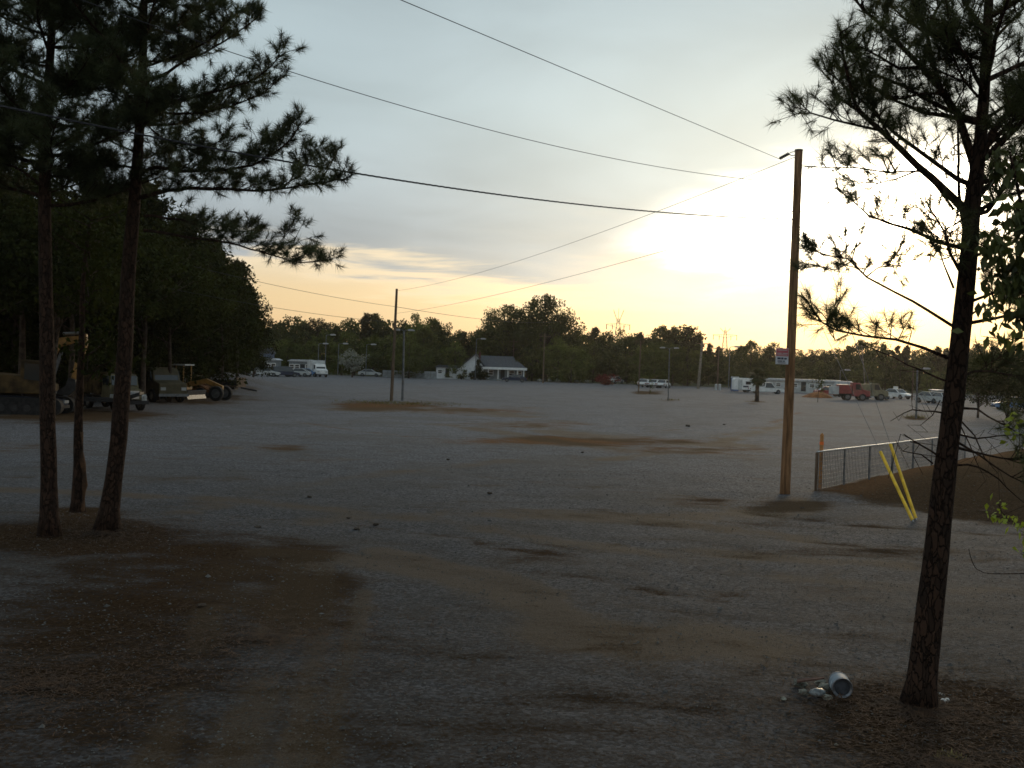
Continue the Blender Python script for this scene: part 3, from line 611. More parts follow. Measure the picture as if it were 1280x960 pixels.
# left pines
BY = G(133, 662).y
Lb = [([(176, 247), (210, 238), (262, 236), (330, 238), (375, 232), (405, 228), (430, 224)], .042, .010, -1.0, .12, 0, 1.2),
      ([(400, 228), (415, 205), (424, 184)], .014, .006, .2, .1, 0, 1.3), ([(350, 236), (378, 215), (392, 190)], .014, .006, .4, .1, 0, 1.3),
      ([(176, 215), (195, 210), (240, 214), (300, 210), (337, 195), (366, 172), (377, 152)], .038, .010, -.4, .15, 0, 1.3), ([(310, 206), (330, 182), (352, 172)], .014, .006, .3, .1, 0, 1.3),
      ([(180, 270), (225, 275), (270, 288), (322, 288)], .028, .008, .9, .2, 0, 1.1),
      ([(180, 288), (232, 296), (285, 304), (337, 318), (375, 328), (410, 325)], .030, .007, -.6, .3, 0, .9), ([(320, 312), (350, 304), (360, 290), (388, 318)], .010, .005, .2, .3, 0, .9),
      ([(180, 131), (225, 125), (277, 112), (318, 98), (338, 82), (356, 66)], .032, .008, -.8, .15, 0, 1.2), ([(190, 140), (240, 142), (290, 132), (325, 118), (345, 102)], .026, .007, .9, .2, 0, 1.2),
      ([(184, 101), (210, 90), (232, 75), (270, 58), (322, 22)], .032, .008, .5, .2, 0, 1.3), ([(184, 82), (225, 68), (262, 50), (290, 20)], .026, .008, -.9, .2, 0, 1.3),
      ([(184, 49), (210, 38), (240, 22), (285, -4)], .026, .008, .7, .2, 0, 1.3), ([(186, 34), (210, 12), (250, -20)], .022, .008, -.6, .2, 0, 1.3),
      ([(178, 150), (202, 172), (232, 187), (262, 182), (285, 170)], .020, .006, -.7, .25, 0, 1.), ([(232, 187), (256, 206), (266, 224)], .010, .004, .2, .1, .2, .9),
      ([(172, 97), (150, 79), (135, 56), (116, 32)], .022, .007, -.5, .2, 0, 1.2), ([(172, 131), (142, 116), (112, 109)], .022, .007, .5, .2, 0, 1.2),
      ([(168, 210), (140, 206), (112, 214), (90, 205)], .024, .007, -.5, .15, 0, 1.3), ([(168, 190), (140, 178), (120, 168)], .020, .007, .5, .2, 0, 1.1), ([(176, 60), (150, 40), (130, 10)], .020, .007, .4, .2, 0, 1.1),
      ([(176, 235), (150, 240), (110, 240)], .020, .007, .6, .2, 0, 1.2)]
au = [(9.3+.28*i, 2.4*i, 2.6-.13*i, .25, .1) for i in range(14)]
au += [(6.6+.28*i, 1.57+(3.14 if i % 2 else 0)+.5*math.sin(i*2.), 1.5+.3*(i % 3), .2, .1) for i in range(10)]
pine('pine_tree', 'leaning pine right of the left foreground pair with long limbs reaching over the lot',
     [(133, 662, .185), (142, 600, .150), (148, 550, .145), (152, 500, .14), (157, 420, .13), (160, 350, .125), (164, 300, .12), (169, 240, .10), (172, 200, .09), (175, 150, .080), (178, 100, .075), (179, 40, .068), (181, -20, .06), (184, -150, .04), (186, -250, .015)],
     BY, Lb, au, NEEDLE, 44, .17, .0080, tl=.80, dens=2.0)
AY = G(62, 668).y
La = [([(55, 238), (30, 214), (0, 204), (-60, 190)], .028, .008, -.5, .3, 0, 1.3), ([(60, 241), (90, 232), (125, 222)], .020, .007, .5, .2, 0, 1.2), ([(60, 128), (92, 115), (132, 100)], .022, .007, -.6, .2, 0, 1.4),
      ([(57, 180), (20, 160), (-20, 150)], .024, .007, .6, .2, 0, 1.4), ([(60, 100), (20, 80), (-30, 60)], .024, .007, -.6, .2, 0, 1.4), ([(62, 60), (95, 30), (120, -10)], .022, .007, .5, .2, 0, 1.4), ([(57, 200), (25, 185), (0, 175)], .02, .007, -.9, .2, 0, 1.3)]
au = [(5.6+.17*i, 2.4*i+.4, 2.2+.5*math.sin(i*1.7)-.03*i, .22, .08) for i in range(42)]
pine('pine_tree', 'straight slender pine at the far left foreground with a dense dark crown',
     [(62, 668, .16), (61, 600, .135), (59, 500, .125), (58, 400, .115), (56, 300, .105), (56, 230, .095), (58, 150, .08), (62, 80, .07), (67, 0, .06), (72, -120, .045), (76, -260, .015)],
     AY, La, au, NEEDLE, 46, .18, .0085, tl=.95, dens=3.0)
# ------------------------------------------------------------------ forest and treeline
def make_tree(kind, seed, height, width, nclump, nleaf, leaf, lmat, tmat, clear=.2, trunk_r=.16, limbs=12, shape='round', mass=1.):
    """one tree (Empty > trunk, crown) built at the origin"""
    global rng
    st = random.getstate(); rs = rng; random.seed(seed); rng = np.random.default_rng(seed)
    root = link(kind, None)
    mb = MB(); bend = [Vector((random.gauss(0, .02)*height*f, random.gauss(0, .02)*height*f, height*f*.9)) for f in (0, .25, .5, .75, 1.)]
    bend[0] = Vector((0, 0, -.3)); mb.tube(resample(bend, height/14), [trunk_r*(1.25-1.1*i/ (len(resample(bend, height/14))-1)) for i in range(len(resample(bend, height/14)))], 7)
    cs = []
    zc0 = clear*height
    while len(cs) < nclump:
        u = np.array([random.uniform(-1, 1) for _ in range(3)])
        if shape == 'round':
            if np.dot(u, u) > 1: continue
            if np.dot(u, u) < .12: continue
            p = Vector((u[0]*width/2, u[1]*width/2, zc0+(u[2]+1)/2*(height-zc0)))
        elif shape == 'oak':
            if u[0]**2+u[1]**2 > 1: continue
            zt = math.sqrt(max(0, 1-u[0]**2*.8-u[1]**2*.8)); z = .22+.78*zt*random.random()**.45
            p = Vector((u[0]*width/2, u[1]*width/2, height*z))
        elif shape == 'pine':
            f = random.random(); rad = width/2*(1-f*.75)*(.35+.65*random.random())*(.6 if f < .12 else 1); an = random.random()*6.28
            p = Vector((rad*math.cos(an), rad*math.sin(an), zc0+f*(height-zc0)))
        else:
            f = random.random(); rad = width/2*math.sqrt(max(0, 1-f**2.2))*(.3+.7*random.random()); an = random.random()*6.28
            p = Vector((rad*math.cos(an), rad*math.sin(an), zc0+f*(height-zc0)))
        lob = 1+.16*math.sin(3*math.atan2(p.y, p.x)+seed)+.10*math.sin(p.z*1.7+seed*2); p.x *= lob; p.y *= lob
        cs.append(p)
    for c in random.sample(cs, min(limbs, len(cs))):
        z0 = max(zc0*.7, c.z-random.uniform(.10, .35)*height); b = Vector((0, 0, z0))
        mb.tube([b, b.lerp(c, .5)+rvec(.04*width)*.5, c], [trunk_r*.38, trunk_r*.22, trunk_r*.08], 5)
    mb.obj('trunk', tmat, root, smooth=True)
    cl = np.array([tuple(c) for c in cs]); cr = (width*.072+height*.030)*(.6+.8*rng.random(len(cs)))*mass
    k = len(cs)
    off = unit(rng.normal(0, 1, (k, nleaf, 3)))*(rng.random((k, nleaf, 1))**.45)*cr[:, None, None]; off[..., 2] *= .62
    P = (cl[:, None]+off).reshape(-1, 3); D = unit(off+rng.normal(0, .5, off.shape)*cr[:, None, None]).reshape(-1, 3)
    ctr = np.array((0, 0, (zc0+height)/2))
    if shape == 'pine': T = tufts(P, D+np.array((0, 0, .3)), 5, leaf*1.5, leaf*.45, .7)
    else: T = leaves(P, D, leaf, leaf*.72, .2)
    link('crown', tri_mesh('crown', T, lmat), root)
    random.setstate(st); rng = rs
    return root
def put(proto, px, py, z_top_px, label, group, rz=None, ws=1., used=[], Y=None, x=None, cat='tree'):
    """stand a copy of proto where (px,py) meets the ground, its crown top at picture row z_top_px"""
    g = G(px, py) if Y is None else None
    if Y is not None: g = at(px, (460+z_top_px)/2, Y); g.z = float(hgt(g.x, g.y))
    top = at(px, z_top_px, g.y).z-g.z; s = top/proto['h']
    rz = random.random()*6.28 if rz is None else rz
    if proto.name not in used:
        used.append(proto.name); o = proto; o.location = g; o.rotation_euler = (0, 0, rz); o.scale = (s*ws, s*ws, s); tag(o, label, cat, group)
    else: o = dup(proto, g, rz, label, group, (s*ws, s*ws, s), cat)
    return o
def P_(h, *a, **k):
    t = make_tree(*a, **k); t['h'] = h; return t
# left forest: dense dark broadleaf wood receding behind the machines
FD = [P_(10, 'forest_tree', 100+i, 10, w_, 95, 85, .20, LEAF_D, BARK_F, clear=c_, trunk_r=.14, limbs=14, shape=sh_) for i, (w_, c_, sh_) in
      enumerate(((6.5, .10, 'cone'), (7.5, .16, 'round'), (6., .08, 'cone'), (7., .22, 'round'), (5.5, .05, 'round')))]
FD.append(P_(10, 'forest_tree', 111, 10, 8.5, 110, 90, .20, LEAF_D, BARK_F, clear=.5, trunk_r=.15, limbs=16, shape='round'))
FD.append(P_(10, 'forest_tree', 112, 10, 5.5, 80, 70, .20, LEAF_D, BARK_F, clear=.3, trunk_r=.15, limbs=16, shape='pine'))
for p in FD: p['h'] = 10.3
FG = 'trees of the dark wood along the left edge of the lot'
rows = [ # px, ground distance Y, top row, proto, width factor
    (-60, 48, 170, 0, 1.), (-5, 50, 195, 1, 1.), (38, 56, 205, 2, 1.), (78, 54, 228, 3, .95), (112, 60, 236, 1, .9), (20, 44, 330, 4, 1.), (75, 47, 350, 0, 1.),
    (140, 63, 240, 0, .95), (168, 68, 262, 4, 1.), (190, 72, 285, 2, 1.), (212, 76, 290, 3, 1.), (120, 58, 380, 4, 1.), (232, 82, 288, 0, 1.1), (165, 62, 375, 1, 1.),
    (250, 90, 300, 1, 1.), (262, 96, 318, 2, 1.), (275, 102, 330, 3, 1.05), (200, 70, 390, 0, 1.), (235, 80, 395, 4, 1.), (286, 112, 348, 0, 1.15),
    (262, 92, 405, 4, 1.), (296, 124, 358, 1, 1.), (306, 138, 384, 2, 1.1), (300, 118, 408, 3, 1.), (318, 156, 398, 4, 1.), (-110, 40, 120, 2, 1.), (-130, 62, 180, 1, 1.),
    (55, 66, 240, 3, 1.2), (10, 70, 190, 0, 1.2), (100, 74, 262, 2, 1.2), (150, 84, 272, 1, 1.2), (196, 92, 300, 4, 1.2), (228, 104, 318, 3, 1.2),
    (176, 78, 238, 6, .9), (222, 90, 262, 6, .8), (262, 104, 296, 6, .8), (292, 118, 340, 6, .8), (128, 74, 222, 6, 1.), (310, 142, 372, 6, .8), (-30, 47, 215, 5, 1.), (30, 57, 245, 5, 1.1), (92, 56, 262, 5, 1.05), (150, 61, 285, 5, 1.1), (182, 67, 300, 5, 1.), (214, 72, 318, 5, 1.), (70, 50, 255, 5, .9)]
for i, (px, Y, top, k, ws) in enumerate(rows):
    Y = max(Y, float(np.interp(px, [-130, -60, 36, 141, 204, 246, 300], [56, 60, 63, 70, 75, 82, 106]))+(3 if top < 300 else 0)) if px < 290 and k != 5 else Y
    top = top+(0, -14, 9, -5, 13, -10, 4)[i % 7]
    where = ('beyond the left picture edge' if px < -40 else 'behind the excavator' if px < 60 else 'between excavator and leaning pine' if px < 125 else 'behind the leaning pine' if px < 180 else 'behind the loader and grader' if px < 240 else 'at the wood end by the gravel heap')
    where = ('among the machines ' if k == 5 else 'in the back rank ' if i >= 27 else 'low in the front rank ' if top > 325 and px < 240 else '')+where
    look = 'tall' if top < 300 else 'middling' if top < 360 else 'low'
    look += (' pointed', ' rounded', ' narrow', ' high-stemmed', ' bushy', ' overhanging', ' ragged-topped')[k]
    put(FD[k], px, 0, top, f'{look} dark tree {where}', FG, ws=ws, Y=Y)
# bare stems at the wood edge
for px, Y, top, r in ((243, 92, 400, .12), (262, 96, 395, .10), (277, 84, 405, .13), (296, 100, 420, .14), (229, 84, 410, .10), (251, 88, 410, .09)):
    g = at(px, 470, Y); g.z = float(hgt(g.x, g.y)); t = at(px, top, Y)-g
    root = thing('slender_tree', 'slender dark stem at the right end of the left wood, ' + ('by the gravel heap' if px > 270 else 'near the low trailer'), 'tree', g, 0, 'slender stems at the wood edge')
    MB().tube(resample([(0, 0, -.3), (t.x*.3+.1, 0, t.z*.5), (t.x, 0, t.z)], .8), np.linspace(r, r*.5, len(resample([(0, 0, -.3), (t.x*.3+.1, 0, t.z*.5), (t.x, 0, t.z)], .8))).tolist(), 6).obj('trunk', BARK_F, root)
    cp = rng.normal(0, 1, (260, 3))*np.array((1., 1., .7))+np.array((t.x, 0, t.z)); link('crown', tri_mesh('crown', leaves(cp, rng.normal(0, 1, (260, 3)), .25, .18), LEAF_D), root)
# far treeline prototypes
FT = [P_(10.4, 'treeline_tree', 200+i, 10, w_, n_, 46, .36, LEAF_F, BARK_F, clear=c_, trunk_r=.18, limbs=8, shape=sh_) for i, (w_, c_, sh_, n_) in
      enumerate(((8.5, .04, 'round', 80), (7., .10, 'round', 70), (7.5, .02, 'cone', 75), (9.5, .06, 'round', 90)))]
FL = [P_(10.4, 'light_green_tree', 220+i, 10, w_, 80, 46, .34, LEAF_L, BARK_F, clear=.03, trunk_r=.16, limbs=8, shape=sh_) for i, (w_, sh_) in enumerate(((9, 'round'), (7.5, 'cone')))]
FP = [P_(10.4, 'treeline_pine', 240+i, 10, w_, 46, 36, .34, LEAF_P, BARK_F, clear=c_, trunk_r=.16, limbs=14, shape=sh_, mass=.9) for i, (w_, c_, sh_) in enumerate(((5.2, .35, 'pine'), (6.5, .45, 'round'), (5.2, .25, 'pine')))]
OAK = P_(10.6, 'oak_tree', 260, 10, 9.6, 210, 75, .24, LEAF_F, BARK_F, clear=.15, trunk_r=.35, limbs=40, shape='oak', mass=.82)
def topline(px):   # picture row of the far skyline
    return float(np.interp(px, [300, 335, 360, 380, 400, 440, 470, 490, 510, 525, 545, 570, 590, 620, 700, 740, 770, 800, 830, 850, 868, 880, 900, 930, 960, 1000, 1040, 1070, 1100, 1160, 1220, 1290],
                     [402, 398, 391, 393, 396, 395, 390, 394, 397, 392, 402, 404, 412, 405, 402, 408, 411, 409, 410, 404, 406, 430, 430, 426, 434, 432, 430, 428, 426, 432, 430, 428]))
SEEN = {}
def uniq(lab):
    SEEN[lab] = SEEN.get(lab, 0)+1; return lab
def seg(px):
    return ('above the white mobile homes at left' if px < 400 else 'behind the two lot poles' if px < 520 else 'left of the big oak' if px < 600 else 'behind the grey roofed house' if px < 720 else
            'between the big oak and the tall pine' if px < 840 else 'between the tall pine and the signed pole' if px < 985 else 'behind the red truck' if px < 1120 else 'behind the right foreground pine')
TG = 'trees of the far treeline'
px = 296.
rr_ = random.Random(5)
while px < 1330:
    Y = rr_.uniform(236, 262); top = topline(px)+rr_.uniform(-3, 6)
    right = px > 860
    r = rr_.random()
    if r < (.45 if right else .25): pr, lab = FP[rr_.randrange(3)], 'dark pine in the far treeline'
    else: pr, lab = FT[rr_.randrange(4)], 'rounded dark green tree in the far treeline'
    put(pr, px, 0, top, f'{lab} {seg(px)}', TG, ws=rr_.uniform(.72, .92), Y=Y)
    px += rr_.uniform(11, 17)
px = 300.
while px < 1320:    # second, lower and nearer rank
    Y = rr_.uniform(216, 230); top = topline(px)+rr_.uniform(14, 34)
    if 585 < px < 665: Y = 236
    light = rr_.random() < (.5 if px < 860 else .15)
    pr = FL[rr_.randrange(2)] if light else FT[rr_.randrange(4)]
    lab = 'lower yellow-green tree in the far treeline' if light else 'lower dark green tree in the far treeline'
    put(pr, px, 0, top, f'{lab} {seg(px)}', TG, ws=rr_.uniform(.85, 1.15), Y=Y)
    px += rr_.uniform(15, 24)
put(FL[1], 521, 0, 391, 'tall yellow-green tree just right of the taller lot pole', TG, Y=224, ws=.75)
put(FL[0], 512, 0, 418, 'wide yellow-green tree behind the shorter lot pole', TG, Y=206, ws=1.25)
put(FL[0], 715, 0, 425, 'bushy green tree right of the grey roofed house', TG, Y=214, ws=1.1)
put(FL[1], 818, 0, 428, 'yellow-green tree behind the paired lamp pole', TG, Y=208, ws=1.2)
put(FP[1], 857, 0, 402, 'tallest broad-topped pine right of centre in the far treeline', TG, Y=226, ws=1.15, rz=.5)
put(FP[1], 987-20, 0, 424, 'small pine top standing clear of the treeline above the sign', TG, Y=232, ws=.6, rz=1.)
oak = put(OAK, 682, 0, 363, 'big spreading oak behind the grey roofed house', TG, Y=228, ws=.80, rz=0.4)
o2 = put(OAK, 632, 0, 376, 'left half of the big oak pair above the grey roof', TG, Y=232, ws=.90, rz=2.4)
# a wood behind, one dark mass closing the gaps
def woodland():
    k = 42000; xs = rng.uniform(-150, 210, k); Y = 268+14*rng.random(k)
    px_, _ = CX+F*xs/Y, 0; top = np.array([topline(p)+16 for p in px_])
    hor = 456+.0314*(px_-640); zt = EYE-(top-hor)*Y/F; z = rng.random(k)*zt*(1+.10*np.sin(xs*.9)+.07*np.sin(xs*2.3))
    T = leaves(np.stack([xs, Y, z], -1), rng.normal(0, 1, (k, 3)), 1.25, .95)
    tag(link('woodland', tri_mesh('woodland', T, LEAF_F)), 'dark wood behind the far treeline', kind='stuff')
woodland()
# dogwood, red shrub, palm, saplings on the lot
dg = P_(10.4, 'dogwood_tree', 300, 10, 12, 60, 30, .6, BLOSSOM, BARK_F, clear=.25, trunk_r=.3, limbs=14); put(dg, 441, 0, 437, 'small tree covered in white blossom left of the two lot poles', None, Y=196, ws=.95)
rs_ = P_(10.4, 'red_shrub', 301, 10, 15, 60, 40, .7, REDLEAF, BARK_F, clear=.02, trunk_r=.3, limbs=8); put(rs_, 757, 0, 466, 'low dark red shrub below the nearer transmission tower', None, Y=196, ws=1.3, cat='shrub')
def palm():
    g = G(946, 502); root = thing('palm_tree', 'short palm with a round shaggy head left of the signed pole', 'palm', g)
    mb = MB(); n = 12
    mb.tube([(0, 0, -.1+i*.24) for i in range(n)], [.24-.006*i+(.03 if i % 2 else 0) for i in range(n)], 10); mb.obj('trunk', BARK_F, root)
    T = []
    for i in range(150):
        a = random.random()*6.283; el_ = random.uniform(-1.1, 1.45); L = random.uniform(.75, 1.15)
        d = Vector((math.cos(a)*math.cos(el_), math.sin(a)*math.cos(el_), math.sin(el_))); b = Vector((0, 0, 2.75)); s = d.cross(Vector((0, 0, 1))).normalized(); mid = b+d*L*.55; tip0 = b+d*L
        T.append([b, mid+s*.03, mid-s*.03])
        for j in range(11):
            f = (j-5)/5; t = mid+(d*(1-.25*abs(f))+s*f*.8).normalized()*L*.55+Vector((0, 0, -.16*L)); w_ = (d.cross(s))*.0+s.lerp(d, abs(f)*.5)*.085
            T.append([mid-w_, mid+w_, t])
    link('fronds', tri_mesh('fronds', np.array([[tuple(v) for v in t] for t in T]), mat('palm_frond', (.06, .065, .025), .6, 0, .25, 3, trans=.2)), root)
palm()
def sapling(px, py, top, label, bushy, lm, name='sapling', leaf=.16, n=260, cr=(.5, .5, .7), r=.035):
    g = G(px, py); h = at(px, top, g.y).z-g.z; root = thing(name, label, 'sapling', g, 0, None)
    mb = MB(); pts = resample([(0, 0, -.05), (.04, 0, h*.35), (-.03, .02, h*.7), (.03, 0, h)], .3); mb.tube(pts, np.linspace(r, r*.35, len(pts)).tolist(), 6)
    tips = []
    for i in range(bushy):
        z = h*random.uniform(.35, .98); a = random.random()*6.28; L = random.uniform(.3, .8)*cr[0]*1.4; e = Vector((math.cos(a)*L, math.sin(a)*L, z+L*.6)); mb.tube([(0, 0, z), e], [r*.35, r*.15], 4); tips.append(e)
    mb.obj('trunk', BARK_F, root)
    P = np.array([tuple(random.choice(tips)+Vector((random.gauss(0, cr[0]*.35), random.gauss(0, cr[1]*.35), random.gauss(0, cr[2]*.3)))) for _ in range(n)])
    link('leaves', tri_mesh('leaves', leaves(P, rng.normal(0, 1, (n, 3)), leaf, leaf*.6), lm), root); return root
sapling(1022, 503, 458, 'thin green sapling in front of the orange heap right of the signed pole', 12, LEAF_L, n=200, leaf=.22, cr=(.7, .7, 1.))
sapling(812, 490, 472, 'tiny sapling in the mulch bed by the paired lamp pole', 7, LEAF_L, n=90, leaf=.2)
def tuftg(px, py, label, n, rad, h, m, name='grass_clump'):
    g = G(px, py); root_p = np.stack([rng.normal(0, rad, n), rng.normal(0, rad, n), np.zeros(n)], -1)
    P = root_p.copy(); D = rng.normal(0, .45, (n, 3)); D[:, 2] = 1; o = link(name, tri_mesh(name, tufts(P, D, 3, h, .03, .3), m)); o.location = g; return tag(o, label, 'grass clump')
tuftg(1146, 522, 'low grassy clump round the foot of the right lot lamp', 120, .5, .5, DRYGRASS)
tuftg(838, 500, 'dry grass ring at the foot of the paired lamp pole', 90, .5, .25, DRYGRASS)
tuftg(1188, 948, 'small pale tuft of dry grass at the bottom right corner', 40, .05, .09, mat('straw_grass', (.24, .19, .07), .8, 0, .25, 3), 'grass_tuft')
tuftg(495, 503, 'dry brown weeds round the feet of the two lot poles', 700, 1.9, .22, DRYGRASS, 'weed_patch')
# dark bank of growth beyond the right pine
for i, (px, Y, top, ws, tx) in enumerate(((1225, 62, 432, 1.3, 'left'), (1262, 56, 428, 1.4, 'middle'), (1300, 52, 424, 1.4, 'right'), (1345, 50, 420, 1.5, 'outermost'))):
    o = put(FD[(1, 3, 0, 4)[i]], px, 0, top, f'{tx} dark bushy tree just right of the right foreground pine, beyond the fence', 'dark bushy trees beyond the fence at right', ws=ws*.8, Y=Y+28)
# small stem pair and broadleaf sapling in front
def small_tree():
    Y = G(97, 640).y; b = G(97, 640); root = thing('young_broadleaf_tree', 'thin twin-stemmed young tree between the two left foreground pines', 'tree', b)
    def L(px, py, d=0): return at(px, py, Y+d)-b
    mb = MB(); a = resample([(0, 0, -.1), L(98, 600), L(98, 540), L(99, 500), L(102, 430), L(104, 350), L(112, 280)], .25); mb.tube(a, [r_*(1+.7*math.exp(-i/1.2)) for i, r_ in enumerate(np.linspace(.105, .03, len(a)))], 10, wob=.12)
    mb.obj('trunk', BARK, root, smooth=True)
    m2 = MB(); a = resample([L(100, 644, -.05), L(104, 615), L(105, 590), L(101, 570), L(100, 540)], .12); m2.tube(a, [.06*(1+.3*math.sin(i*1.9)) for i in range(len(a))], 8, wob=.2); m2.obj('vine_stem', STRAW, root, smooth=True)
    P = []; m3 = MB()
    for i in range(26):
        z = random.uniform(2.4, 5.8); an = random.random()*6.28; l = random.uniform(.6, 1.6); p0 = Vector((.12, 0, z)); e = p0+Vector((math.cos(an)*l, math.sin(an)*l, l*.4)); m3.tube([p0, p0.lerp(e, .5)+rvec(.06), e], [.016, .01, .005], 4)
        P += [tuple(p0.lerp(e, random.uniform(.3, 1.05))+rvec(.16)) for _ in range(85)]
    m3.obj('branch', BARK, root); P = np.array(P); link('leaves', tri_mesh('leaves', leaves(P, rng.normal(0, 1, P.shape), .09, .06), LEAF_D), root)
small_tree()
def right_sapling():
    Y = 9.6; b = at(1330, 900, Y); b.z = float(hgt(b.x, b.y)); root = thing('sweetgum_sapling', 'broad-leaved sapling with drooping leaves at the right edge behind the big pine', 'sapling', b)
    def L(px, py, d=0): return at(px, py, Y+d)-b
    mb = MB(); a = resample([(0, 0, -.1), L(1322, 600), L(1300, 420), L(1285, 300), L(1262, 190)], .25); mb.tube(a, np.linspace(.05, .012, len(a)).tolist(), 8); mb.obj('trunk', BARK, root, smooth=True)
    P = []; m3 = MB()
    def spray(pts, n, sp, d=0.):
        q = resample([L(x, y, d*i/len(pts)) for i, (x, y) in enumerate(pts)], .08); m3.tube(q, np.linspace(.011, .003, len(q)).tolist(), 4)
        for _ in range(n): P.append(tuple(q[random.randrange(len(q)//4, len(q))]+rvec(sp)))
    for s in (([(1285, 330), (1262, 312), (1248, 296)], 50, .07), ([(1290, 380), (1268, 360), (1250, 352)], 75, .08), ([(1290, 300), (1275, 285), (1262, 262)], 45, .07), ([(1270, 215), (1258, 204), (1246, 196)], 55, .05),
              ([(1285, 345), (1262, 338), (1240, 330)], 65, .08), ([(1290, 270), (1272, 262), (1262, 250)], 30, .06), ([(1300, 360), (1278, 340), (1262, 325)], 90, .09), ([(1310, 395), (1280, 380), (1258, 375)], 70, .08),
              ([(1290, 400), (1262, 395), (1236, 384)], 45, .06), ([(1300, 250), (1290, 220), (1285, 190)], 60, .1), ([(1320, 320), (1300, 300), (1290, 280)], 90, .12), ([(1262, 300), (1240, 292), (1224, 286)], 26, .05),
              ([(1240, 315), (1225, 305), (1213, 302)], 12, .04), ([(1300, 420), (1262, 424), (1226, 420)], 30, .05)): spray(*s)
    m3.obj('branch', BARK, root); P = np.array(P); D = rng.normal(0, .5, P.shape); D[:, 2] -= .9
    link('leaves', tri_mesh('leaves', leaves(P, D, .105, .055, .1), LEAF_B), root)
    # second sapling, low, with bright spring leaves
    b = at(1335, 800, 7.4); b.z = float(hgt(b.x, b.y)); root = thing('bright_sapling', 'low sapling with bright green leaves reaching in at the right edge', 'sapling', b)
    def L2(px, py, d=0): return at(px, py, 7.4+d)-b
    mb = MB(); mb.tube(resample([(0, 0, -.1), L2(1325, 700), L2(1310, 600)], .2), .018, 6); mb.obj('trunk', BARK, root)
    m4 = MB(); Q = []
    for pts, n, sp in (([(1320, 690), (1290, 665), (1262, 650), (1240, 644)], 26, .028), ([(1262, 652), (1252, 640), (1248, 630)], 16, .025), ([(1320, 690), (1295, 672), (1276, 664)], 16, .03), ([(1320, 705), (1295, 700), (1276, 692)], 12, .02),
                       ([(1316, 600), (1290, 570), (1268, 556)], 26, .05), ([(1316, 560), (1290, 540), (1262, 530)], 22, .05)):
        q = resample([L2(x, y) for x, y in pts], .05); m4.tube(q, np.linspace(.005, .002, len(q)).tolist(), 4); Q += [tuple(q[random.randrange(len(q)//2, len(q))]+rvec(sp)) for _ in range(n)]
    q = resample([L2(1330, 716), L2(1280, 717), L2(1230, 716), L2(1216, 704), L2(1211, 686)], .05); m4.tube(q, np.linspace(.006, .002, len(q)).tolist(), 4)
    m4.obj('branch', BARK, root); Q = np.array(Q); link('leaves', tri_mesh('leaves', leaves(Q, rng.normal(0, 1, Q.shape), .05, .028, .2), LEAF_G), root)
right_sapling()
# ------------------------------------------------------------------ poles, wires, lamps
def pole_obj(name, label, g, top, r0, r1, m, cat='utility pole', group=None):
    root = thing(name, label, cat, g, 0, group); t = top-g
    pts = resample([(0, 0, -.5), (t.x*.5+.01, t.y*.5, t.z*.5), (t.x, t.y, t.z)], 1.2)
    MB().tube(pts, np.linspace(r0, r1, len(pts)).tolist(), 14).obj('pole', m, root, smooth=False); return root
gp = G(981, 617); tp = at(998.5, 188, gp.y); bp = pole_obj('utility_pole', 'tall brown wooden utility pole with a sign near the yellow guy guards', gp, tp, .138, .100, POLE)
for p in bp.children: p.data.polygons.foreach_set('use_smooth', [True]*len(p.data.polygons))
t0 = tp-gp
mb = MB(); ins = []
A0 = t0+Vector((-.11, -.02, -.12)); A1 = A0+Vector((-.16, 0, .02)); A2 = A1+Vector((-.24, 0, -.14))
for i in range(6): f0 = A1.lerp(A2, i/6); f1 = A1.lerp(A2, (i+.55)/6); mb.tube([f0, f1], [.05, .035], 8)
mb.tube([A1, A2], .016, 6); mb.obj('insulator', DARK, bp)
m2 = MB(); m2.tube([A0+Vector((.1, 0, 0)), A0.lerp(A1, .5)+Vector((0, 0, -.035)), A1], .012, 6); m2.tube([A0+Vector((.08, 0, .10)), A0.lerp(A1, .5)+Vector((0, 0, .055)), A1], .010, 6); m2.obj('bracket', STEEL_D, bp)
MB().tube([t0+Vector((0, 0, -.01)), t0+Vector((0, 0, .02))], .108, 14).obj('cap', DARK, bp)
for dz_ in (-1.6, -2.0, -5.2):
    c = Vector((0, 0, 0)).lerp(t0, 1+dz_/t0.z); MB().tube([c+Vector((-.19, 0, 0)), c+Vector((.19, 0, 0))], .014, 6).obj('bolt', STEEL_D, bp)
# sign on the pole: red band over white panel, printed lines
sg0 = at(969.5, 455, gp.y-.17); sg1 = at(986, 435.5, gp.y-.17)
sr = thing('notice_sign', 'small red and white notice panel fixed to the left side of the utility pole', 'sign', sg0)
wd, hh = sg1.x-sg0.x, sg1.z-sg0.z
MB().box(0, wd, 0, .02, 0, hh).obj('panel', mat('sign_white', (.50, .52, .56), .6, 0, .05, 4), sr)
MB().box(.008, wd-.008, -.006, -.002, hh*.50, hh-.01).obj('header_band', mat('sign_red', (.42, .10, .12), .6, 0, .1, 6), sr)
for (u0, u1, v0, v1, mm) in ((.12, .88, .86, .90, WHITE_D), (.08, .45, .66, .70, WHITE_D), (.52, .92, .66, .70, WHITE_D), (.10, .9, .56, .60, WHITE_D), (.12, .38, .30, .42, NAVY), (.42, .60, .30, .42, NAVY), (.66, .86, .30, .40, NAVY), (.14, .50, .16, .22, NAVY), (.56, .72, .16, .22, NAVY), (.20, .80, .06, .10, NAVY)):
    MB().box(wd*u0, wd*u1, -.010, -.0065, hh*v0, hh*v1).obj('printed_line', mm, sr)
MB().box(wd*.05, wd*1.05, .021, .05, hh*.80, hh*.84).obj('bracket', STEEL_D, sr)
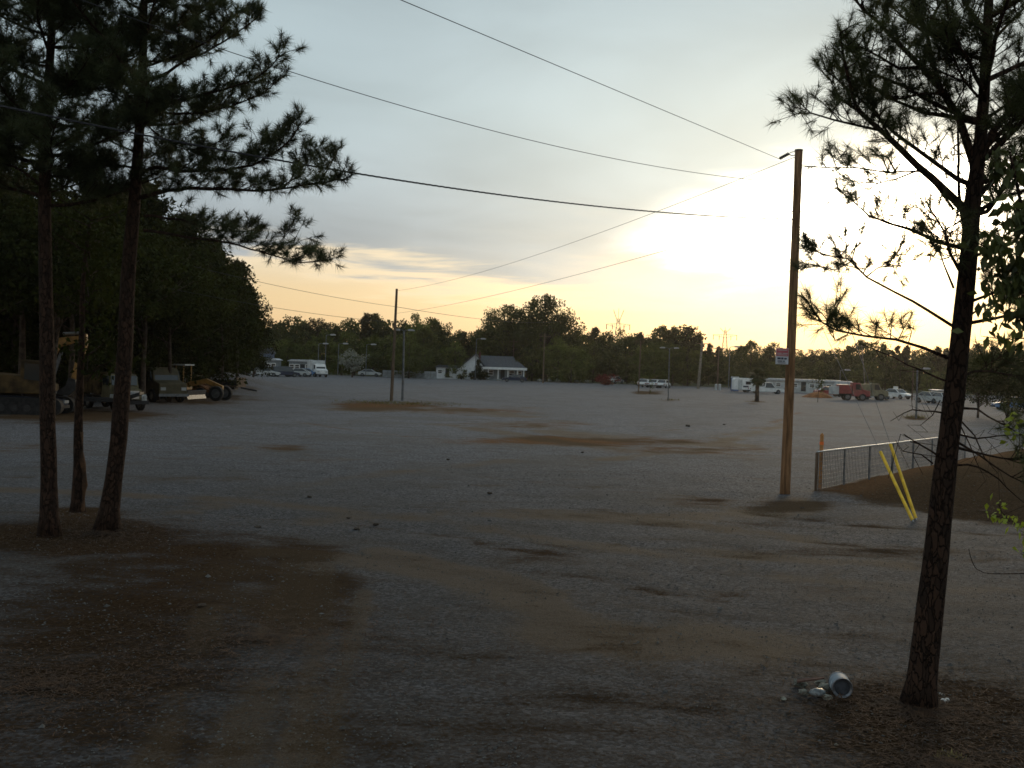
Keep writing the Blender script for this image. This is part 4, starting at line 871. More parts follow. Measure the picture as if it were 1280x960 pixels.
def wire(a, b, sag, r, label, name='wire', seg_=28, twist=False, cat='wire', group='overhead wires'):
    a, b = Vector(a), Vector(b); pts = [a.lerp(b, i/seg_)-Vector((0, 0, 4*sag*(i/seg_)*(1-i/seg_))) for i in range(seg_+1)]
    loc = a.copy(); mb = MB()
    if twist:
        n = 260; q = [a.lerp(b, i/n)-Vector((0, 0, 4*sag*(i/n)*(1-i/n)))-loc for i in range(n+1)]
        for k in range(3):
            ph = k*2.094; mb.tube([p+Vector((0, math.cos(ph+i*1.1)*.011, math.sin(ph+i*1.1)*.011)) for i, p in enumerate(q)], r, 4, cap=False)
    else: mb.tube([p-loc for p in pts], r, 5)
    o = mb.obj(name, WIRE); o.location = loc; return tag(o, label, cat, group)
# spans towards the camera: far ends on the pole, near ends on a pole up the road behind the left pines
PT = gp+A2
wire(PT, at(510-475*.55, -193*.55, 12.5), .0, .0065, 'topmost bare wire running from the pole top to the upper left')
def span(p_pole, q1, q2, Yn, label, r, **k):
    """wire from p_pole passing picture points q1 (near pole) and q2 (near the camera end at distance Yn)"""
    b = at(*q2, Yn); return wire(p_pole, b, 0, r, label, **k)
def sagspan(P, q2, Y2, mid, label, r, **k):
    b = at(*q2, Y2); n = 60; best = None
    for s in np.linspace(0, 1.2, 61):
        pts = [P.lerp(b, i/n)-Vector((0, 0, 4*s*(i/n)*(1-i/n))) for i in range(n+1)]
        px_, py_ = proj([tuple(p) for p in pts]); o = np.argsort(px_); e_ = abs(np.interp(mid[0], px_[o], py_[o])-mid[1])
        if best is None or e_ < best[0]: best = (e_, s)
    return wire(P, b, best[1], r, label, **k)
def on_pole(f, dx_=0.): return gp+t0*f+Vector((dx_, 0, 0))
sagspan(on_pole(.905), (-20, -45), 14., (600, 159), 'middle bare wire passing just above the left pine limbs', .0065)
sagspan(on_pole(.80), (-20, 128), 15.5, (600, 240), 'lowest and thickest twisted cable running behind the left pine limbs', .0075, twist=True)
# lot pole pair
g1 = G(489, 500); t1 = at(496, 361, g1.y); lp = pole_obj('utility_pole', 'taller slim brown pole of the pair standing in brown weeds', g1, t1, .14, .09, POLE_D, group='poles standing in the lot')
g2 = G(503, 500.5); t2 = at(505, 414, g2.y); l2 = pole_obj('lamp_pole', 'shorter dark pole of the pair with two arms and lamp heads', g2, t2, .10, .07, STEEL_D, 'lamp post', 'poles standing in the lot')
def lamp_head(root, p, dirx, L=.6, m=LAMPM, s=1.):
    mb = MB(); mb.tube([p, p+Vector((dirx*L*.5, 0, .10)), p+Vector((dirx*L, 0, .10))], .025*s, 6); a = mb.obj('arm', STEEL_D, root)
    c = p+Vector((dirx*(L+.22*s), 0, .08)); prof = [(-.28, .0), (-.2, .09), (.1, .10), (.28, .03), (.22, -.04), (-.2, -.05)]
    MB().prism([(c.x+dirx*x*s, c.z+z*s) for x, z in prof][::(1 if dirx > 0 else -1)], c.y-.14*s, c.y+.14*s).obj('lamp_head', m, root)
tt = t2-g2; lamp_head(l2, tt, -1, .35); lamp_head(l2, tt, 1, .35)
wire(on_pole(.985), t1-Vector((0, 0, .15)), .55, .0075, 'upper wire sagging from the signed pole to the tall lot pole')
wire(on_pole(.82), g1+(t1-g1)*.78, .35, .0075, 'lower wire sagging from the signed pole to the tall lot pole')
wire(at(200, 322, 60), g1+(t1-g1)*.84, .25, .013, 'upper wire leaving the tall lot pole for the dark wood')
wire(at(200, 358, 60), g1+(t1-g1)*.70, .25, .013, 'lower wire leaving the tall lot pole for the dark wood')
wire(g1+(t1-g1)*.84, at(700, 402, 200), .6, .018, 'thin wire from the tall lot pole towards the big oak')
wire(on_pole(.73), at(905, 308, 60), .0, .006, 'short faint wire left of the signed pole below the glow') if False else None
wire(on_pole(.715, .1), at(1330, 318, 36), .12, .007, 'thin cable from the signed pole to the right behind the pine')
# lot lamps and background poles
def lamp_post(px, py, top, label, heads=2, r=.07, group='poles standing in the lot', m=STEEL_D, hs=1.):
    g = G(px, py); t = at(px+(py-top)*.03, top, g.y); root = pole_obj('lamp_post', label, g, t, r, r*.7, m, 'lamp post', group)
    tt = t-g
    for d in ((-1, 1) if heads == 2 else (1,)): lamp_head(root, tt, d, .5*hs, s=hs)
    return root
lamp_post(835, 501, 436, 'lamp post with two heads on a grassy patch right of centre', 2)
pole_obj('utility_pole', 'thin dark pole rising from the mulch bed with small white cars behind', G(798, 491), at(801, 426, G(798, 491).y), .10, .07, POLE_D, group='poles standing in the lot')
lamp_post(1145, 523, 462, 'lamp post left of the right foreground pine in a grassy clump', 1, .09)
def bg_pole(px, py, top, label, Y=198, r=.16, m=POLE_D, head=False, px2=None):
    g = at(px, 470, Y); g.z = float(hgt(g.x, g.y)); t = at(px2 or px+(py-top)*.03, top, Y)
    root = pole_obj('utility_pole' if not head else 'street_lamp', label, g, t, r, r*.6, m, 'utility pole' if not head else 'street lamp', 'poles along the far side of the lot')
    if head: lamp_head(root, t-g, head, .9, s=2.)
    else:
        MB().bar((t-g)+Vector((-1.0, 0, -.5)), (t-g)+Vector((1.0, 0, -.5)), .12).obj('crossarm', POLE_D, root)
    return root
PALE = mat('pale_pole_wood', (.17, .15, .12), .9, 0, .2, 4)
bg_pole(873, 487, 426, 'thick pale pole standing before the right part of the treeline', 190, .27, PALE, px2=878)
bg_pole(897, 488, 432, 'thin pole between the thick pale pole and the blue toilet cabin', 190, .14)
bg_pole(679, 474, 417, 'pole just right of the big oak, above the boulders', 200, .16)
bg_pole(641, 470, 424, 'pole standing behind the grey roofed house', 226, .14)
bg_pole(1083, 492, 430, 'leaning pole above the red truck', 200, .12, PALE, px2=1077)
bg_pole(1141, 492, 460, 'short dark pole left of the right foreground pine', 150, .10)
for px, top, d, lb in ((397, 430, 1, 'street lamp above the white truck cab at far left'), (406, 419, 1, 'highest street lamp of the far left treeline'), (422, 430, 1, 'street lamp left of the white blossom tree'),
                       (457, 431, 1, 'street lamp right of the white blossom tree'), (1050, 463, 1, 'street lamp above the long white trailer'), (911, 434, 1, 'street lamp above the blue toilet cabin'), (594, 424, 1, 'street lamp at the left rim of the big oak')):
    bg_pole(px, 480, top, lb, 203 if px > 900 else 212, .10, STEEL_D, head=d)
# guy wires with yellow guards
for i, (bx, by, tx, ty, f) in enumerate(((1141.5, 652, 1107, 560, .66), (1145.5, 650, 1115, 560, .93))):
    b = G(bx, by); P1 = on_pole(f)
    # direction towards the pole; guard covers the first 2.4 m
    d = (P1-b).normalized(); GL = 1.86; gt = b+d*GL
    root = thing('guy_wire_guard', ('left' if i == 0 else 'right')+' one of two yellow plastic guards on the guy wires by the fence', 'guy guard', b, 0, 'yellow guy wire guards')
    mb = MB(); n = 12; pr = []
    for a_ in range(n): an = math.pi*1.6*a_/(n-1); pr.append((math.cos(an)*.036, math.sin(an)*.036))
    u = d.orthogonal().normalized(); v = d.cross(u); vs = []; fs = []
    for q in (Vector((0, 0, 0))+d*.04, d*GL):
        vs += [q+u*x+v*y for x, y in pr]
    fs = [(k, k+1, n+k+1, n+k) for k in range(n-1)]; mb.add(vs, fs); go = mb.obj('guard', YEL_G, root); sm = go.modifiers.new('thickness', 'SOLIDIFY'); sm.thickness = .008
    MB().tube([d*-.1, P1-b], .006, 5).obj('guy_wire', STEEL_D, root)
    MB().tube([d*-.25, d*.18], .014, 6).obj('anchor_rod', STEEL, root)
# ------------------------------------------------------------------ fence on the berm
def fence():
    a = G(1023, 618); a = Vector((8.2, 28.8, 0)); n_ = 5; d = Vector((.609, .793, 0)); st = 2.05
    rz = math.atan2(d.y, d.x)
    root = thing('chain_link_fence', 'low wire mesh fence with bright top rail along the soil berm', 'fence', a, rz)
    ztop = lambda s: 1.13
    def gz(s): p = a+d*s; return float(hgt(p.x, p.y))
    for i in range(n_+3):
        s = st*i; MB().tube([(s, 0, gz(s)-.3), (s, 0, ztop(s)-.02)], .028 if i else .045, 8).obj('post', POLE_D if i == 0 else STEEL_D, root)
    pts = [(s, 0, ztop(s)) for s in np.linspace(0, st*(n_+2), 60)]
    MB().tube(pts, .026, 8).obj('top_rail', STEEL, root, smooth=True)
    # mesh: woven diamond wires near, one object
    mb = MB(); L = st*(n_+2); step = .12; s = 0.
    mw = MB()
    k = int(L/step)
    for i in range(k+1):
        s = i*step; z0 = gz(s)+.02; mw.bar((s, .03, z0), (s, .03, ztop(s)-.02), .012)
    for j in range(8):
        q = [(s, .034, gz(s)+.04+(ztop(s)-gz(s)-.08)*j/8.) for s in np.linspace(0, L, 50)]
        mw.tube(q, .007, 3, cap=False)
    o = mw.obj('wire_mesh', STEEL_D, root); o['kind'] = 'stuff'
fence()
st = G(1025, 612); root = thing('survey_stake', 'upright orange-brown wooden stake at the near end of the fence', 'stake', st)
tz = at(1024.5, 541, st.y).z-st.z; mb = MB(); mb.prism([(-.045, -.2), (.045, -.2), (.045, tz-.05), (0, tz), (-.045, tz-.05)], -.02, .02); mb.obj('stake', STAKE, root)
MB().box(-.05, .05, -.027, .027, tz-.32, tz-.24).obj('ribbon', RIBBON, root)
# ------------------------------------------------------------------ paint can and litter by the right pine
def can():
    c = G(1050, 868); root = thing('paint_can', 'dented metal can lying on its side left of the right foreground pine', 'can', c+Vector((0, 0, .075)), math.radians(-97))
    root.scale = (1.3,)*3; root.location.z = c.z+.095
    n = 32; R0 = .075
    def ring(x, r): return [(x, r*math.cos(2*math.pi*j/n), r*math.sin(2*math.pi*j/n)) for j in range(n)]
    prof = [(-.085, .0), (-.085, R0-.006), (-.090, R0-.003), (-.092, R0+.002), (-.086, R0+.003), (-.082, R0), (-.04, R0-.001), (0, R0-.0015), (.04, R0), (.082, R0), (.088, R0+.003), (.093, R0+.002), (.093, R0-.004), (.086, R0-.006), (.086, R0-.016), (.082, R0-.018), (-.07, R0-.018)]
    mb = MB(); vs = []; fs = []
    for x, r in prof: vs += ring(x, max(r, .0005))
    for i in range(len(prof)-1):
        for j in range(n): fs.append((i*n+j, i*n+(j+1) % n, (i+1)*n+(j+1) % n, (i+1)*n+j))
    mb.add(vs, fs).obj('can_body', TIN, root, smooth=True)
    mb = MB(); vs = ring(-.058, R0+.0012)+ring(.07, R0+.0012); mb.add(vs, [(j, (j+1) % n, n+(j+1) % n, n+j) for j in range(n)]).obj('paper_label', LABELM, root, smooth=True)
    mb = MB(); vs = ring(.079, R0-.019)+[(.079, 0, 0)]; mb.add(vs, [(j, (j+1) % n, n) for j in range(n)]).obj('lid', mat('dark_lid', (.035, .04, .05), .6, .2, .2, 20), root)
    MB().tube([(.05, R0*math.cos(a), R0*math.sin(a)+.0) if False else (.06-.07*math.sin(a), (R0+.006)*math.cos(a), -.01+(.0)*a+(R0+.01)*math.sin(a)*.9) for a in np.linspace(0, math.pi, 14)], .0022, 6).obj('wire_handle', STEEL, root)
can()
def litter():
    q = random.Random(3)
    spots = ((1000, 858, .05, ROCK, 'pale upright stone at the left end of the rubble by the can'), (1004, 868, .035, ROCK, 'small pale stone below the left end of the rubble'), (1022, 870, .055, CLOTH_P, 'grey crumpled plastic lump in the middle of the rubble by the can'),
             (1031, 862, .045, ROCK, 'dark stone touching the paint can'), (1026, 856, .04, ROCK, 'small stone behind the paint can left side'), (1034, 874, .032, ROCK, 'reddish pebble in front of the paint can'), (1012, 860, .04, STAKE, ''), (979, 875, .022, ROCK, 'lone pale pebble left of the rubble'),
             (986, 893, .018, SOIL, 'dark clod in front of the rubble'), (1045, 932, .012, ROCK, 'tiny pale pebble near the bottom edge below the can'))
    for i, (px, py, r, m, lb) in enumerate(spots):
        g = G(px, py); nm = 'stone'
        if m is STAKE:
            o = MB().add([(-.14, -.04, .06), (.14, -.02, .10), (.15, .02, .10), (-.13, .01, .07), (-.14, -.04, .075), (.14, -.02, .115), (.15, .02, .115), (-.13, .01, .085)], [(3, 2, 1, 0), (4, 5, 6, 7), (0, 1, 5, 4), (1, 2, 6, 5), (2, 3, 7, 6), (3, 0, 4, 7)]).obj('board_scrap', mat('scrap_wood', (.11, .06, .045), .9, 0, .2, 10))
            o.location = g; tag(o, 'flat brown board scrap lying across the rubble by the can', 'board'); continue
        if m is CLOTH_P: nm = 'plastic_bag'
        o = MB().rock((0, 0, r*.55), r*1.5, 40+i, 6, 9, .6).obj(nm, m, smooth=(m is CLOTH_P)); o.location = g; o.rotation_euler.z = q.random()*6
        tag(o, lb, 'plastic bag' if m is CLOTH_P else 'stone', 'rubble beside the paint can')
    for px, py, lb in ((1178, 880, 'small crushed drink can just right of the right pine trunk'), (1180, 871, 'second tiny can scrap just right of the right pine trunk')):
        g = G(px, py); mb = MB(); mb.tube([(0, 0, .02), (.02, .004, .024), (.05, 0, .02), (.085, .006, .022)], [.022, .030, .018, .026], 10, wob=.2); o = mb.obj('crushed_can', mat('crushed_tin', (.5, .48, .45), .3, .6, .15, 20)); o.location = g; o.rotation_euler.z = .6 if px < 1179 else 2.
        o.scale = (1, 1, 1) if px < 1179 else (.6,)*3
        tag(o, lb, 'can', 'cans by the right pine')
    # dark clods lying on the lot
    for i, (px, py, r) in enumerate(((612, 617, .06), (436, 648, .04), (860, 533, .12), (905, 531, .08), (470, 656, .05), (446, 662, .06), (322, 660, .06), (252, 758, .05), (640, 823, .035), (387, 622, .06), (1003, 636, .05), (728, 566, .07), (560, 575, .06))):
        g = G(px, py); o = MB().rock((0, 0, r*.3), r, 60+i, 5, 8, .5).obj('clod', SOIL); o.location = g; o.rotation_euler.z = i; o.scale = (1.1+.5*((i*7) % 3), 1, 1)
        tag(o, 'dark clod of soil lying loose on the gravel', 'clod', 'dark clods on the gravel')
litter()
# ------------------------------------------------------------------ buildings
def Wx(root, px, py, Y): return at(px, py, Y)-root.location
def panel_window(root, x0, x1, z0, z1, y, frame=WHITE, glass=GLASS_W):
    """window in a wall facing -y: frame ring with a recessed pane and a bar"""
    f = MB(); t = .09
    f.box(x0, x1, y-.06, y, z0, z0+t); f.box(x0, x1, y-.06, y, z1-t, z1); f.box(x0, x0+t, y-.06, y, z0+t, z1-t); f.box(x1-t, x1, y-.06, y, z0+t, z1-t)
    f.box(x0+t, x1-t, y-.05, y-.01, (z0+z1)/2-.03, (z0+z1)/2+.03)
    w_ = f.obj('window', frame, root); MB().box(x0+t+.002, x1-t-.002, y-.035, y-.02, z0+t+.002, z1-t-.002).obj('pane', glass, w_); return w_
def house():
    Y = G(610, 475).y; o = at(566, 474, Y); o.z = 0
    root = thing('house', 'white house with grey hipped roof and a porch below the big oak', 'house', o)
    k = Y/F  # metres per picture pixel here
    X = lambda px: (px-566)*k
    wz = 2.55
    # left wing with its gable towards the lot
    x0, x1 = X(572), X(604); xm = (x0+x1)/2+.9; zt = 5.0
    mb = MB(); mb.add([(x0, 0, 0), (x1, 0, 0), (x1, 0, wz), (xm, 0, zt), (x0, 0, wz-.6), (x0, 7, 0), (x1, 7, 0), (x1, 7, wz), (xm, 7, zt), (x0, 7, wz-.6)], [(0, 1, 2, 3, 4), (9, 8, 7, 6, 5), (0, 4, 9, 5), (1, 6, 7, 2)])
    mb.obj('wall', SIDING, root)
    mb = MB()   # roof slabs with overhang
    def slab(a, b, c, d, t=.16):
        q = [Vector(v) for v in (a, b, c, d)]; n = (q[1]-q[0]).cross(q[3]-q[0]).normalized()
        if n.z < 0: n = -n
        return MB().add([*q, *[v+n*t for v in q]], [(3, 2, 1, 0), (4, 5, 6, 7), (0, 1, 5, 4), (1, 2, 6, 5), (2, 3, 7, 6), (3, 0, 4, 7)])
    slab((x0-.9, -.45, wz-1.15), (xm, -.45, zt+.02), (xm, 7.3, zt+.02), (x0-.9, 7.3, wz-1.15)).obj('roof', ROOF, root)
    slab((xm+.02, -.45, zt+.02), (x1+.5, -.45, wz-.3), (x1+.5, 7.3, wz-.3), (xm+.02, 7.3, zt+.02)).obj('roof', ROOF, root)
    panel_window(root, x0+1.0, x0+1.9, .95, 1.85, -.003); panel_window(root, x0+2.6, x0+3.7, .85, 1.8, -.003)
    # main block
    a0, a1 = x1+.01, X(655); ym = 5.
    MB().box(a0, a1, 1.2, 8.6, 0, wz).obj('wall', SIDING_G, root)
    xr0, xr1 = X(598), X(640); z2 = 4.9; e0, e1 = a0-.5, a1+.45; yf, yb = -.55, 9.1; ez = wz-.35
    MB().add([(e0, yf, ez+.35), (e1, yf, ez+.35), (e1, yb, ez+.35), (e0, yb, ez+.35), (xr0, ym, z2), (xr1, ym, z2), (e0, yf, ez+.2), (e1, yf, ez+.2), (e1, yb, ez+.2), (e0, yb, ez+.2)],
             [(0, 1, 5, 4), (1, 2, 5), (2, 3, 4, 5), (3, 0, 4), (6, 9, 8, 7), (0, 6, 7, 1), (1, 7, 8, 2), (2, 8, 9, 3), (3, 9, 6, 0)]).obj('roof', ROOF, root)
    MB().box(e0-.06, e1+.08, yf-.12, yf-.003, ez-.05, ez+.42).obj('porch_fascia', WHITE, root)
    for f in (.12, .36, .6, .84, .99): x = a0+(a1-a0)*f; MB().box(x-.09, x+.09, -.4, -.22, 0, ez+.2).obj('porch_post', WHITE, root)
    MB().box(a0, a1+.2, -.5, 1.19, -.1, .28).obj('porch_floor', SIDING_G, root)
    for f0, f1 in ((.10, .24), (.62, .76), (.82, .94)): panel_window(root, a0+(a1-a0)*f0, a0+(a1-a0)*f1, .95, 2.0, 1.197)
    MB().box(a0+(a1-a0)*.42, a0+(a1-a0)*.52, 1.12, 1.197, .28, 2.3).obj('door', DARK, root)
    MB().box(X(597), X(599.5), 2.6, 3.2, 2.2, 5.6).obj('chimney', BRICK, root)
    # shrubs before the house
    for px, top, ws, lb in ((598, 449, .5, 'tall narrow dark shrub climbing in front of the grey roof corner'), (592, 464, 1.2, 'left of two round dark shrubs before the white gable'), (603, 463, 1.3, 'right of two round dark shrubs before the white gable'), (577, 469, 1.1, 'low dark shrub at the left corner of the white gable')):
        put(SH[0] if ws > .6 else SH[1], px, 0, top, lb, 'shrubs round the house', ws=ws, Y=Y-2.2, cat='shrub')
    for px, top, lb in ((609, 447, 'near'), (612, 470, 'low')): pass
SH = [P_(10.4, 'shrub', 400, 10, 10, 60, 34, .9, LEAF_D, BARK_F, clear=.02, trunk_r=.3, limbs=6), P_(10.4, 'shrub', 401, 10, 9, 60, 34, .7, LEAF_D, BARK_F, clear=.02, trunk_r=.3, limbs=6, shape='cone')]
house()
def long_home(pxa, pxb, ptop, pbase, Y, label, wallm, roofm, name='mobile_home', depth=4., wins=4, rz=0., roofh=.35, cat='mobile home', door=True):
    a = at(pxa, pbase, Y); a.z = 0; k = Y/F; L = (pxb-pxa)*k; H = at(pxa, ptop, Y).z
    root = thing(name, label, cat, a, rz, None); wh = H-roofh
    MB().box(0, L, 0, depth, 0, wh).obj('wall', wallm, root)
    MB().prism([(-.25, wh), (L+.25, wh), (L+.25, wh+.10), (L-.4, H), (.4, H), (-.25, wh+.10)], -.3, depth+.3).obj('roof', roofm, root)
    for i in range(wins):
        x = L*(i+.5)/wins
        if door and i == wins//2:
            d = MB().box(x-.4, x+.4, -.05, -.003, .25, min(2.1, wh-.15)).obj('door', DARK, root); MB().box(x+.25, x+.31, -.08, -.053, 1.1, 1.2).obj('handle', STEEL, d); continue
        panel_window(root, x-.45, x+.45, wh*.45, wh*.8, -.003)
    return root
long_home(309, 345, 447, 470, 196, 'left one of two low white mobile homes at the far left', SIDING_G, ROOF_M, wins=5)
long_home(361, 388, 449, 470, 197, 'right one of two low white mobile homes at the far left', SIDING_G, ROOF_M, wins=4)
long_home(324, 337, 434, 462, 212, 'small bluish house partly hidden above the left mobile home', mat('blue_siding', (.12, .16, .24), .8), ROOF, name='small_house', cat='house', wins=2, roofh=1.2)
long_home(545, 573, 456, 472, 216, 'low open carport with dark roof left of the white gable', SIDING, ROOF, name='carport', cat='carport', wins=3, roofh=.5)
wt = long_home(957, 1048, 472.5, 491, 186, 'long low white trailer building behind the red truck', WHITE_D, ROOF_M, name='trailer_building', cat='trailer', wins=9, rz=-.30, depth=4.5)
long_home(1042, 1066, 476, 494, 178, 'short white building end right of the long white trailer', WHITE_D, ROOF_M, name='trailer_building', cat='trailer', wins=3, rz=-.3, roofh=.8, depth=4)
long_home(1083, 1097, 486, 496, 168, 'small white box shed right of the red truck', WHITE, ROOF_M, name='shed', cat='shed', wins=1, depth=2.5, roofh=.15)
long_home(1172, 1184, 487, 500, 150, 'white box shed just left of the right foreground pine trunk', WHITE_D, ROOF_M, name='shed', cat='shed', wins=1, depth=2.5, roofh=.15)
# pale board fence left of the house
def board_fence(pxa, pxb, ptop, Y, label):
    a = at(pxa, 470, Y); a.z = 0; L = (pxb-pxa)*Y/F; H = at(pxa, ptop, Y).z; n = int(L/.9)
    root = thing('board_fence', label, 'fence', a)
    me = MB().box(.02, L/n-.02, 0, .05, .05, H).mesh('board_panel', SIDING_G)
    for i in range(n): o = link('board_panel', me, root); o.location = (i*L/n, .01*(i % 2), 0)
board_fence(478, 530, 462.5, 208, 'pale board fence left of the house')
board_fence(530, 546, 464, 206, 'short pale board fence before the carport')
def cabin():
    g = G(919, 489); root = thing('toilet_cabin', 'narrow blue toilet cabin left of the white camper', 'cabin', g); H = 2.2
    MB().box(-.55, .55, 0, 1.1, 0, H).obj('body', BLUE, root, bevel=.03); d = MB().box(-.42, .42, -.04, -.003, .12, H-.2).obj('door', BLUE_L, root); MB().box(.26, .34, -.07, -.043, 1., 1.12).obj('handle', DARK, d)
    MB().prism([(-.6, H+.003), (.6, H+.003), (.5, H+.2), (-.5, H+.2)], -.06, 1.16).obj('roof', WHITE_D, root)
cabin()
for i, (px, h) in enumerate(((895, .95), (899.5, .95))):
    g = G(px, 487.5); root = thing('marker_post', ('left' if i == 0 else 'right')+' of two short white posts left of the blue toilet cabin', 'post', g, 0, 'short white posts')
    MB().tube([(0, 0, -.1), (0, 0, h)], .22, 8).obj('post', WHITE_D, root); MB().tube([(0, 0, h+.003), (0, 0, h+.06)], [.24, .12], 8).obj('cap', WHITE, root)
# ------------------------------------------------------------------ vehicles
def wheel(root, x, y, r, w_=.22, rim=STEEL_D):
    mb = MB(); n = 20; rr2 = [(-w_/2, r*.62), (-w_/2, r*.93), (-w_/2+.03, r), (w_/2-.03, r), (w_/2, r*.93), (w_/2, r*.62)]
    vs = []; fs = []
    for dx2, q in rr2: vs += [(q*math.cos(2*math.pi*j/n), dx2, q*math.sin(2*math.pi*j/n)) for j in range(n)]
    for i in range(5):
        for j in range(n): fs.append((i*n+j, i*n+(j+1) % n, (i+1)*n+(j+1) % n, (i+1)*n+j))
    mb.add(vs, fs); wo = link('wheel', None, root); wo.location = (x, y, r)
    mb.obj('tyre', BLACK, wo, smooth=False)
    MB().tube([(0, -w_*.32, 0), (0, w_*.32, 0)], r*.63, 14).obj('rim', rim, wo)
    return wo
def wheels4(root, xs, hw, r, w_=.22, rim=STEEL_D):
    for x in xs:
        for s in (-1, 1): wheel(root, x, s*hw, r, w_, rim)
def car(label, g, rz, paint, L=4.5, group='parked vehicles', kind='sedan', lit=False, name='parked_car', cat='car'):
    root = thing(name, label, cat, g, rz, group); hw = .86; s = L/4.5; h = 1.42 if kind == 'sedan' else 1.7
    X = lambda v: v*s
    body = [(X(-2.2), .32), (X(2.2), .30), (X(2.25), .55), (X(2.1), .74), (X(1.05), .90), (X(-1.2 if kind == 'sedan' else -2.15), .93), (X(-2.1), .90), (X(-2.24), .6)]
    MB().prism(body, -hw, hw, [.06, .06, .05, .03, 0, 0, .03, .05]).obj('body', paint, root, bevel=.04)
    if kind == 'sedan': cb = [(X(-1.75), .91), (X(1.05), .89), (X(.35), h-.03), (X(-.95), h-.03)]
    elif kind == 'pickup': cb = [(X(-.35), .91), (X(1.0), .89), (X(.5), h-.03), (X(-.25), h-.03)]
    else: cb = [(X(-2.1), .91), (X(1.25), .89), (X(.75), h-.03), (X(-1.95), h-.03)]
    MB().prism(cb, -hw+.06, hw-.06, [0, 0, .14, .14]).obj('window_band', GLASS, root)
    r0, r1 = cb[3][0], cb[2][0]; MB().box(r0-.02, r1+.03, -hw+.17, hw-.17, h-.027, h+.02).obj('roof', paint, root, bevel=.02)
    for q in (cb[0], cb[1]):
        tq = cb[3] if q is cb[0] else cb[2]
        for sd2 in (-1, 1): MB().bar((q[0], sd2*(hw-.055), q[1]+.02), (tq[0], sd2*(hw-.19), h-.02), .07).obj('pillar', paint, root)
    if kind == 'pickup':
        MB().box(X(-2.15), X(-.4), -hw+.10, hw-.10, .934, .938).obj('bed_floor', DARK, root)
        for sd2 in (-1, 1): MB().box(X(-2.2), X(-.4), sd2*(hw-.045)-.04, sd2*(hw-.045)+.04, .935, 1.10).obj('bed_side', paint, root)
    for sd2 in (-1, 1):
        MB().box(X(2.19), X(2.27), sd2*.62-.18, sd2*.62+.18, .56, .70).obj('headlight', LAMPM, root); MB().box(X(-2.28), X(-2.2), sd2*.66-.14, sd2*.66+.14, .62, .78).obj('taillight', RED, root)
    MB().box(X(2.2), X(2.32), -.8, .8, .32, .48).obj('bumper', DARK, root); MB().box(X(-2.34), X(-2.22), -.8, .8, .34, .50).obj('bumper', DARK, root)
    wheels4(root, (X(1.38), X(-1.38)), hw-.10, .33); return root
CG = 'cars parked beyond the far edge of the lot'
PI = math.pi
car('dark car parked before the porch of the grey roofed house', G(643, 477.5), PI, NAVY, 4.6, CG)
car('white pickup with dark windows in front of the left mobile home', G(331, 470.5), 0.1, WHITE_D, 5.0, CG, 'pickup', cat='pickup', name='pickup_truck')
car('dull pale car right of the white pickup at the far left', G(350, 470.5), PI, WHITE_D, 4.3, CG)
car('dark van between the two mobile homes', G(357, 471), 0.3, NAVY, 4.6, CG, 'van', name='parked_van', cat='van')
car('pale car before the right mobile home', G(372, 470.7), PI, WHITE_D, 4.5, CG)
car('light blue car left of the white truck cab', G(384, 470.8), .2, BLUE_L, 4.2, CG)
car('pale car under the white blossom tree', G(462, 470.5), 0, WHITE_D, 4.5, CG)
car('left of the three white cars beyond the paired lamp pole', G(806, 484), 1.2, WHITE, 4.4, CG)
car('middle of the three white cars beyond the paired lamp pole', G(817, 484.5), 1.3, WHITE, 4.4, CG)
car('right one of the three white cars beyond the paired lamp pole', G(829, 485), 1.2, WHITE, 4.3, CG)
car('small pale car below the red shrub', G(769, 479.5), .9, WHITE_D, 4.2, CG)
car('white pickup between palm and signed pole', G(958, 492), 0.0, WHITE, 5.3, CG, 'pickup', cat='pickup', name='pickup_truck')
car('white car at the right end of the red truck row', G(1093, 499.5), 0.1, WHITE, 4.5, CG)
car('white car alone right of the red truck under the small sign', G(1121, 498.5), -1.1, WHITE, 4.5, CG)
car('left of two small cars just left of the right foreground pine', G(1164, 504), -1.2, WHITE_D, 4.3, CG)
car('right of two small cars just left of the right foreground pine', G(1180, 505), -1.4, WHITE_D, 4.3, CG)
car('blue and white car at the right picture edge beyond the fence', G(1268, 513), PI-.2, BLUE_L, 4.4, CG)
car('red car low behind the orange heap', G(1036, 495.5), .1, RED, 4.2, CG)
